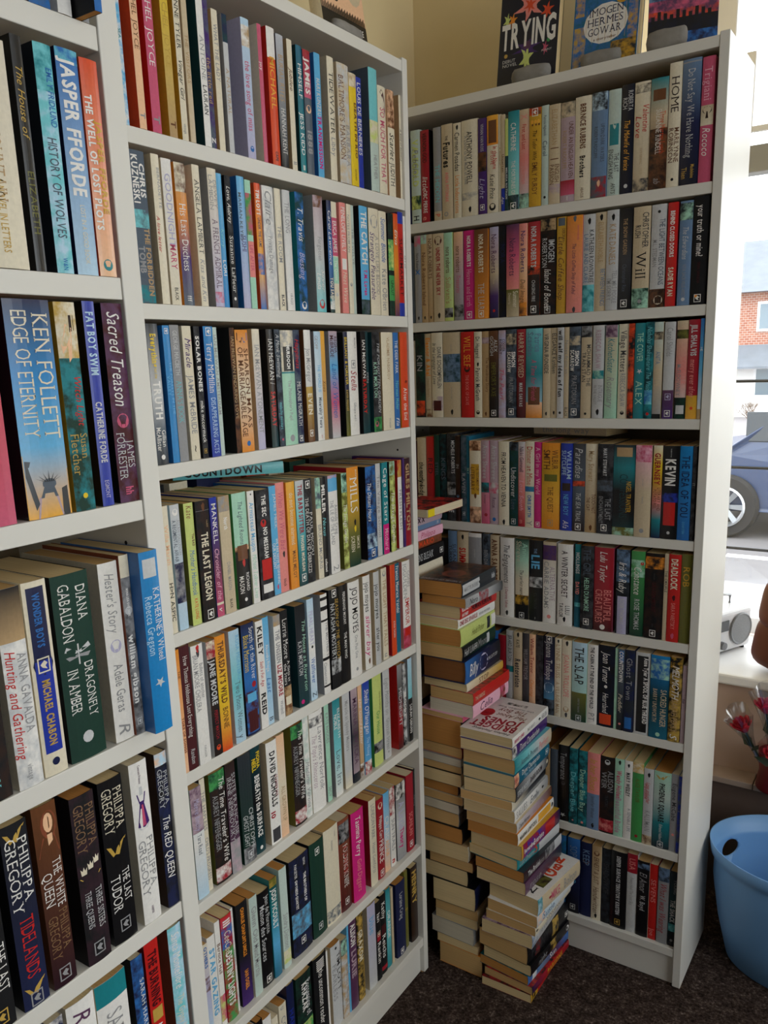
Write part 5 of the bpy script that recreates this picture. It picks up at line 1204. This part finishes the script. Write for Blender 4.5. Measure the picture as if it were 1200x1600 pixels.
display('paperback_book', 'tan book with black silhouette figure propped on top of middle bookcase', .134, .205, .024, ['pagec', '', '', 'pagec'],
  [(0, 1, 0, 1, '#', 'peach', ''), (.84, 1, 0, 1, '#', 'black', ''), (.5, .51, 0, .001, '#', 'black', ''), (.36, .7, .6, .98, 'o', 'beige', ''), (.44, .62, .74, .88, '#', 'darkslate', ''), (.4, .46, .335, .375, 'o', 'black', ''), (.45, .62, .32, .4, 'o', 'black', ''),
   (.6, .74, .29, .43, 'o', 'black', ''), (.48, .5, .37, .5, '#', 'black', ''), (.42, .46, .48, .56, 'o', 'black', ''), (.88, .93, .62, .92, 'n', 'white', 'ICDWIRE')]
   + [(.80-.012*((k*7) % 3), .845, .02*k, .02*k+.012, '#', 'black', '') for k in range(49)],
  (-.046, -.215, TOPZ), 0, math.radians(8))
def stone(label, loc, sx, sy, sz, seed):
    import bmesh
    rn = random.Random(seed); bm = bmesh.new(); bmesh.ops.create_icosphere(bm, subdivisions=3, radius=1)
    for v in bm.verts:
        n = v.co.normalized(); k = 1/max(abs(n.x), abs(n.y), abs(n.z))**.72
        v.co = Vector((n.x*k*sx/2*(1+.05*math.sin(5*n.y+seed)), n.y*k*sy/2*(1+.06*math.sin(4*n.z+seed)), n.z*k*sz/2*(1+.06*math.sin(6*n.x+seed))))
    lo = min(v.co.z for v in bm.verts)
    for v in bm.verts: v.co.z = max(v.co.z-lo, 0)
    me = bpy.data.meshes.new('stone_block'); bm.to_mesh(me); bm.free(); me.materials.append(M_STONE)
    me.polygons.foreach_set('use_smooth', [True]*len(me.polygons))
    o = link('stone_block', me, None, loc); tag(o, label, 'stone', 'stones holding up the display books'); return o
stone('grey stone in front of the black flower book', (.137, .290, TOPZ), .085, .024, .032, 1)
stone('grey stone in front of the blue and yellow shell book', (.285, .294, TOPZ), .08, .022, .030, 2)
stone('grey stone in front of the sunset book at the right end', (.415, .291, TOPZ), .075, .024, .038, 3)
stone('grey stone in front of the tan silhouette book', (-.011, -.165, TOPZ), .018, .085, .016, 4)

# ------------------------------------------------------------------ radio on the window board
t = thing('radio', 'silver portable radio with round speaker on the white windowsill', 'radio', (.418, .90, SILL), math.radians(64))
mb = MB(); mb.box((-.13, -.055, .006), (.13, .055, .125)); obj('casing', mb, flat('silver_plastic', 'd4d6da', .35, .03), t, .012, seg=3)
for sx in (-1, 1):
    mb = MB(); mb.lathe([(0, 0), (.044, 0), (.047, .003), (.044, .006), (.040, .004), (0, .005)], 28); o = obj('speaker', mb, flat('speaker_mesh', '808488', .6, .2, 400, .5), t); o.rotation_euler = (math.pi/2, 0, 0); o.location = (sx*.078, -.0548, .066)
mb = MB(); mb.box((-.026, -.058, .07), (.026, -.0545, .1)); obj('display', mb, flat('dark_display', '20262c', .2), t)
mb = MB(); mb.lathe([(0, 0), (.012, 0), (.011, .012), (0, .013)], 18); o = obj('knob', mb, flat('grey_knob', '6c6e72', .4), t); o.rotation_euler = (math.pi/2, 0, 0); o.location = (.0, -.055, .03)
mb = MB(); mb.tube([(-.1, 0, .12), (-.1, 0, .15), (-.06, 0, .158), (.06, 0, .158), (.1, 0, .15), (.1, 0, .12)], .005, 8); obj('handle', mb, flat('silver_handle', 'b8babe', .4), t, smooth=True)
for a, b in ((-.11, -.04), (.11, -.04), (-.11, .04), (.11, .04)):
    mb = MB(); mb.lathe([(0, 0), (.007, 0), (.007, .007), (0, .007)], 10, (a, b)); obj('foot', mb, flat('rubber_black', '1c1c1c', .8), t)


# ------------------------------------------------------------------ rust padded bag on the window board
def blob(name, parent, mat, cx, cy, z0, w, d, h, pw=.45, n=36, rows_=20):
    mb = MB(); vs = []; fs = []
    for i in range(rows_+1):
        t_ = i/rows_; zz = z0+h*t_; k = (1-abs(2*t_-1)**5)**.5 if 0 < i < rows_ else .3
        for j in range(n):
            a = 2*math.pi*j/n; ca, sa = math.cos(a), math.sin(a)
            vs.append((cx+w/2*k*math.copysign(abs(ca)**pw, ca)*(1-.12*t_), cy+d/2*k*math.copysign(abs(sa)**.8, sa)*(1-.35*t_), zz))
    for i in range(rows_):
        for j in range(n): fs.append((i*n+j, i*n+(j+1) % n, (i+1)*n+(j+1) % n, (i+1)*n+j))
    fs.append(tuple(range(n))[::-1]); fs.append(tuple(rows_*n+j for j in range(n)))
    mb.add(vs, fs); return obj(name, mb, mat, parent, smooth=True)
M_RUST = flat('rust_leather', '5e2a1a', .55, .18, 14, .3)
t = thing('handbag', 'rust brown padded leather bag slumped on the windowsill at right edge', 'bag', (.745, .83, SILL+.001))
blob('lower_body', t, M_RUST, 0, 0, 0, .40, .17, .17)
blob('upper_body', t, M_RUST, .006, -.004, .105, .385, .165, .17)
mb = MB(); mb.tube([(-.155+.31*k/12+.01, -.078*math.sin(math.pi*k/12)-.012, .106) for k in range(13)], .006, 8); obj('piping', mb, M_RUST, t, smooth=True)
mb = MB(); mb.tube([(-.10, 0, .235), (-.08, 0, .29), (0, 0, .325), (.08, 0, .29), (.12, 0, .235)], .009, 10); obj('handle', mb, M_RUST, t, smooth=True)

# ------------------------------------------------------------------ roses in cellophane
M_STEM = flat('dark_leaf_green', '14301c', .6, .3, 80); M_ROSE = flat('red_petals', 'b8122c', .55, .3, 60, .2); M_ROSEP = flat('pink_red_petals', 'c22450', .55, .3, 60, .2)
t = thing('vase', 'dark red vase on the ledge below the windowsill', 'vase', (.655, .703, .342))
mb = MB(); mb.lathe([(0, 0), (.05, 0), (.052, .004), (.045, .05), (.05, .1), (.047, .1), (.042, .05), (.045, .006), (0, .006)], 28); obj('body', mb, flat('dark_red_glaze', '6a1420', .35, .1), t, smooth=True)
def rose(loc, tip, size, mat, label):
    base = Vector(loc); tip = Vector(tip); r = thing('rose', label, 'flower', tuple(base), 0, 'red roses in cellophane sleeves')
    d = tip-base; up = d.normalized(); q = up.to_track_quat('Z', 'Y').to_matrix()
    mb = MB(); mb.tube([Vector((0, 0, 0)), d*.5+Vector((.003, 0, 0)), d], .0028, 6); obj('stem', mb, M_STEM, r)
    mb = MB()
    for ring, (cnt, rad, hh, op) in enumerate(((3, .25, 1.0, .15), (4, .5, 1.0, .3), (5, .75, .92, .5), (6, 1.0, .8, .85))):
        for p in range(cnt):
            a0 = 2*math.pi*p/cnt+ring*.7; vs = []; fs = []
            for i in range(6):
                for j in range(5):
                    u = i/5; v = (j-2)/2; wd = math.sin(math.pi*min(1, .15+u*.75))*(2.2/cnt+.25)
                    rr = rad*size*(.25+.75*math.sin(u*1.35))*(1+op*.35*max(0, u-.7)*2); an = a0+v*wd
                    vs.append(d+q @ Vector((rr*math.cos(an), rr*math.sin(an), size*(-.7+1.7*u*hh-.12*v*v*u))))
            for i in range(5):
                for j in range(4): fs.append((i*5+j, i*5+j+1, (i+1)*5+j+1, (i+1)*5+j))
            mb.add(vs, fs)
    o = obj('petals', mb, mat, r, smooth=True); so = o.modifiers.new('thick', 'SOLIDIFY'); so.thickness = .0008
    mb = MB()
    for sgn in (-1, 1):
        c_ = d*.62; vs = [c_, c_+q @ Vector((sgn*.02, .012, .012)), c_+q @ Vector((sgn*.05, 0, .022)), c_+q @ Vector((sgn*.02, -.012, .006))]; mb.add(vs, [(0, 1, 2, 3)])
    lf = obj('leaves', mb, M_STEM, r); so = lf.modifiers.new('thick', 'SOLIDIFY'); so.thickness = .0006
    mb = MB(); vs = []; fs = []; n = 20
    for i in range(5):
        u = i/4; rr = .004+size*1.3*u*u
        for k in range(n):
            a = 2*math.pi*k/n; w_ = 1+.12*math.sin(a*5+i); vs.append(q @ Vector((rr*w_*math.cos(a), rr*w_*math.sin(a), 0))+d*(.35+.9*u)+up*(.012*math.cos(a*2+1)*u))
    for i in range(4):
        for k in range(n): fs.append((i*n+k, i*n+(k+1) % n, (i+1)*n+(k+1) % n, (i+1)*n+k))
    mb.add(vs, fs); obj('cellophane_sleeve', mb, M_CELLO, r, smooth=True)
VB = (.655, .703, .36)
for k, (tx, ty, tz, sz, lab) in enumerate(((.572, .655, .515, .024, 'red rose in cellophane leaning furthest left over the blue tub'), (.615, .70, .56, .024, 'pinkish red rose in cellophane, upper left above the dark red vase'),
      (.655, .615, .475, .023, 'red rose in cellophane, lowest and nearest above the blue tub'), (.69, .70, .57, .024, 'red rose in cellophane standing upright against the rust bag'), (.74, .65, .52, .025, 'red rose in cellophane furthest right above the vase'))):
    rose((VB[0]-.02+.010*k, VB[1]-.004+(k % 2)*.008, VB[2]), (tx, ty, tz), sz, M_ROSEP if k in (1, 3) else M_ROSE, lab)

# ------------------------------------------------------------------ blue tub
M_TUB = flat('blue_plastic', '6f9fd2', .42, .03, 10)
t = thing('plastic_tub', 'pale blue oval plastic tub standing on the carpet beside the corner bookcase', 'tub', (.755, .49, 0))
mb = MB(); n = 64
n = 96
zr = [.1, .17, .205, .214, .222, .230, .238, .246, .254]
def rad_(z): return .158+.034*min(1, z/.2)**.8 if z < .2 else .192+.0*(z-.2)
outer = [(.150, .0), (.156, .004)]+[(rad_(z), z) for z in zr]+[(.193, .262), (.200, .268), (.204, .30)]
inner = [(.201, .30), (.197, .268), (.190, .262)]+[(rad_(z)-.003, z) for z in zr[::-1]]+[(.152, .008), (.0, .008)]
prof = [(0, 0)]+outer+inner
vs = []; fs = []
for r_, z_ in prof:
    for k in range(n): a = 2*math.pi*k/n; vs.append((r_*1.05*math.cos(a), r_*.80*math.sin(a), z_))
def hole(i, k):
    z_ = (prof[i][1]+prof[i+1][1])/2; a = (k+.5)/n*2*math.pi
    return False
for i in range(len(prof)-1):
    for k in range(n):
        if hole(i, k): continue
        fs.append((i*n+k, i*n+(k+1) % n, (i+1)*n+(k+1) % n, (i+1)*n+k))
mb.add(vs, fs); sh = obj('shell', mb, M_TUB, t, smooth=True)
bpy.context.view_layer.update()
cu_ = MB(); cu_.lathe([(0, -.06), (.028, -.06), (.028, .06), (0, .06)], 32); a_ = math.pi*.86                   # hand hole cut through the wall
cut = obj('cutter', cu_, M_TUB, t); cut.location = (.19*1.05*math.cos(a_), .19*.8*math.sin(a_), .226); cut.rotation_euler = (0, math.pi/2, math.atan2(math.sin(a_)/.8, math.cos(a_)/1.05)); cut.scale = (.82, 1, 1)
bo = sh.modifiers.new('cut', 'BOOLEAN'); bo.operation = 'DIFFERENCE'; bo.object = cut; bo.solver = 'EXACT'
bpy.context.view_layer.update(); me_ = bpy.data.meshes.new_from_object(sh.evaluated_get(bpy.context.evaluated_depsgraph_get())); sh.modifiers.clear(); sh.data = me_
bpy.data.objects.remove(cut)
# ------------------------------------------------------------------ outside
M_ASPH = flat('asphalt', '6e6b6c', .9, .1, 6, .1); M_PAVE = flat('concrete_paving', '8f8a8c', .9, .08, 3)
bx('street_ground', (-14, 1.25, -.75), (14, 5.4, -.35), M_PAVE, kind='structure')
bx('street_road', (-14, 5.4, -.85), (14, 13.5, -.42), M_ASPH, kind='structure')
bx('far_pavement', (-20, 13.5, -.9), (20, 40, -.38), M_PAVE, kind='structure')
mb = MB()
for k in range(-5, 6): mb.box((k*2.4-.6, 6.55, -.42), (k*2.4+.6, 6.67, -.416))
o = obj('road_marking', mb, flat('road_paint', 'f0f0f0', .7)); tag(o, kind='structure')
bx('outer_window_ledge', (BX-.3, 1.24, -.35), (BR+.1, 1.62, .47), flat('blue_grey_render', '8f9cb4', .8, .05), kind='structure')
def car():
    t = thing('car', 'dark blue car passing on the road outside the window', 'car', (.55, 8.3, -.42))
    paint = flat('dark_blue_car_paint', '2a3a58', .25, .05, 5, 0, .6); dark = flat('car_glass', '1c2630', .08, .02)
    prof = [(-2.15, .28), (-2.2, .6), (-2.05, .82), (-1.35, .92), (-.75, 1.36), (.55, 1.42), (1.35, 1.05), (2.1, .95), (2.2, .6), (2.12, .28)]
    mb = MB(); n = len(prof); lay_ = [(-.82, .92), (-.88, 1), (.88, 1), (.82, .92)]
    vs = []; 
    for y, k in lay_: vs += [(x*(.99 if k < 1 else 1), y*(1 if z < .95 else .86), .28+(z-.28)*k) for x, z in prof]
    fs = [tuple(range(n))[::-1], tuple(3*n+i for i in range(n))]
    for L_ in range(3): fs += [(L_*n+i, L_*n+(i+1) % n, (L_+1)*n+(i+1) % n, (L_+1)*n+i) for i in range(n)]
    mb.add(vs, [f[::-1] for f in fs]); obj('body', mb, paint, t, .05, seg=3)
    for sy in (-1, 1):
        mb = MB(); y = sy*.79
        mb.box((-1.2, y-.012, .98), (-.1, y+.012, 1.28)); mb.box((-.02, y-.012, .98), (1.1, y+.012, 1.28)); obj('side_window', mb, dark, t, .01)
    for x in (-1.35, 1.35):
        for sy in (-1, 1):
            w = MB(); w.lathe([(.19, -.1), (.3, -.1), (.325, -.06), (.325, .06), (.3, .1), (.19, .1)], 32); o = obj('wheel', w, flat('tyre', '202022', .9), t); o.rotation_euler = (math.pi/2, 0, 0); o.location = (x, sy*.82, .325)
            h = MB(); h.lathe([(0, .04), (.05, .05), (.06, .02)], 20)
            for q in range(7):
                a = q*2*math.pi/7; c_, s_ = math.cos(a), math.sin(a)
                h.add([(.04*c_-.02*s_, .04*s_+.02*c_, .03), (.04*c_+.02*s_, .04*s_-.02*c_, .03), (.2*c_+.03*s_, .2*s_-.03*c_, .05), (.2*c_-.03*s_, .2*s_+.03*c_, .05)], [(0, 1, 2, 3), (3, 2, 1, 0)])
            h.lathe([(.19, .0), (.21, .07), (.19, .08), (.17, .0)], 28)
            ho = obj('hubcap', h, flat('alloy', 'c8ccd0', .3, .02, 5, 0, .5, .8), o); ho.rotation_euler = (math.pi if sy > 0 else 0, 0, 0) if False else (0, 0, 0); ho.location = (0, 0, .045*sy*-1*-1 if sy < 0 else -.09)
            if sy < 0: ho.location = (0, 0, .045)
car()
def house():
    t = thing('house', 'brick and white rendered house across the street with grey tiled roof', 'house', (-3.2, 24, -.38))
    br = bpy.data.materials.new('red_brick'); br.use_nodes = True; nt = br.node_tree; b = nt.nodes['Principled BSDF']
    k = N(nt, 'ShaderNodeTexBrick'); k.inputs['Color1'].default_value = (*rgb('redbrown'), 1); k.inputs['Color2'].default_value = (.32, .12, .07, 1); k.inputs['Mortar'].default_value = (.4, .36, .32, 1); k.inputs['Scale'].default_value = 4
    tc = N(nt, 'ShaderNodeTexCoord'); mp = N(nt, 'ShaderNodeMapping'); mp.inputs['Rotation'].default_value = (math.pi/2, 0, 0); nt.links.new(tc.outputs['Object'], mp.inputs[0]); nt.links.new(mp.outputs[0], k.inputs['Vector']); nt.links.new(k.outputs['Color'], b.inputs['Base Color'])
    rend = flat('white_render', 'ecebe8', .9); tile = flat('slate_tiles', '6a7078', .8, .25, 3)
    mb = MB(); mb.box((-6, 0, 1.9), (6, 6, 3.45)); obj('upper_wall', mb, br, t)
    mb = MB(); mb.box((-6, .01, 0), (6, 6, 1.9)); obj('lower_wall', mb, rend, t)
    mb = MB(); mb.add([(-6, -.9, 1.42), (6, -.9, 1.42), (6, 0, 2.0), (-6, 0, 2.0), (-6, -.9, 1.36), (6, -.9, 1.36), (6, 0, 1.36), (-6, 0, 1.36)], [(0, 1, 2, 3), (7, 6, 5, 4), (0, 4, 5, 1), (1, 5, 6, 2), (3, 7, 4, 0)]); obj('porch_roof', mb, tile, t)
    mb = MB(); mb.add([(-6.3, -.4, 3.4), (6.3, -.4, 3.4), (6.3, 3, 5.1), (-6.3, 3, 5.1), (6.3, 6.4, 3.4), (-6.3, 6.4, 3.4)], [(0, 1, 2, 3), (3, 2, 4, 5), (0, 3, 5), (1, 4, 2), (0, 5, 4, 1)]); obj('roof', mb, tile, t)
    for x in (-4.2, -1.5, .25, 1.6, 4.2):
        for z, h in ((2.35, .8), (.55, .85)):
            fr = MB(); fr.box((x-.45, -.05, z), (x+.45, .03, z+h)); f_ = obj('window', fr, M_UPVC, t)
            p = MB(); p.box((x-.38, -.06, z+.07), (x-.03, -.045, z+h-.07)); p.box((x+.03, -.06, z+.07), (x+.38, -.045, z+h-.07)); obj('pane', p, flat('dark_pane', '6a7a84', .1), f_)
house()
def shrub(x, y, seed, label):
    rn = random.Random(seed); t = thing('shrub', label, 'shrub', (x, y, -.38)); mb = MB()
    def br_(p, d, L_, r, dep):
        q = p+d*L_; mb.tube([p, q], [r, r*.7], 5)
        if dep:
            for _ in range(3): br_(q, (d+Vector((rn.uniform(-.7, .7), rn.uniform(-.7, .7), rn.uniform(-.1, .5)))).normalized(), L_*.75, r*.6, dep-1)
    br_(Vector((0, 0, 0)), Vector((0, 0, 1)), .3, .025, 4)
    obj('branches', mb, flat('twig_brown', '6a584c', .9), t)
shrub(-1.95, 15.5, 3, 'bare twiggy shrub in front of the white house wall outside')

build_queue()
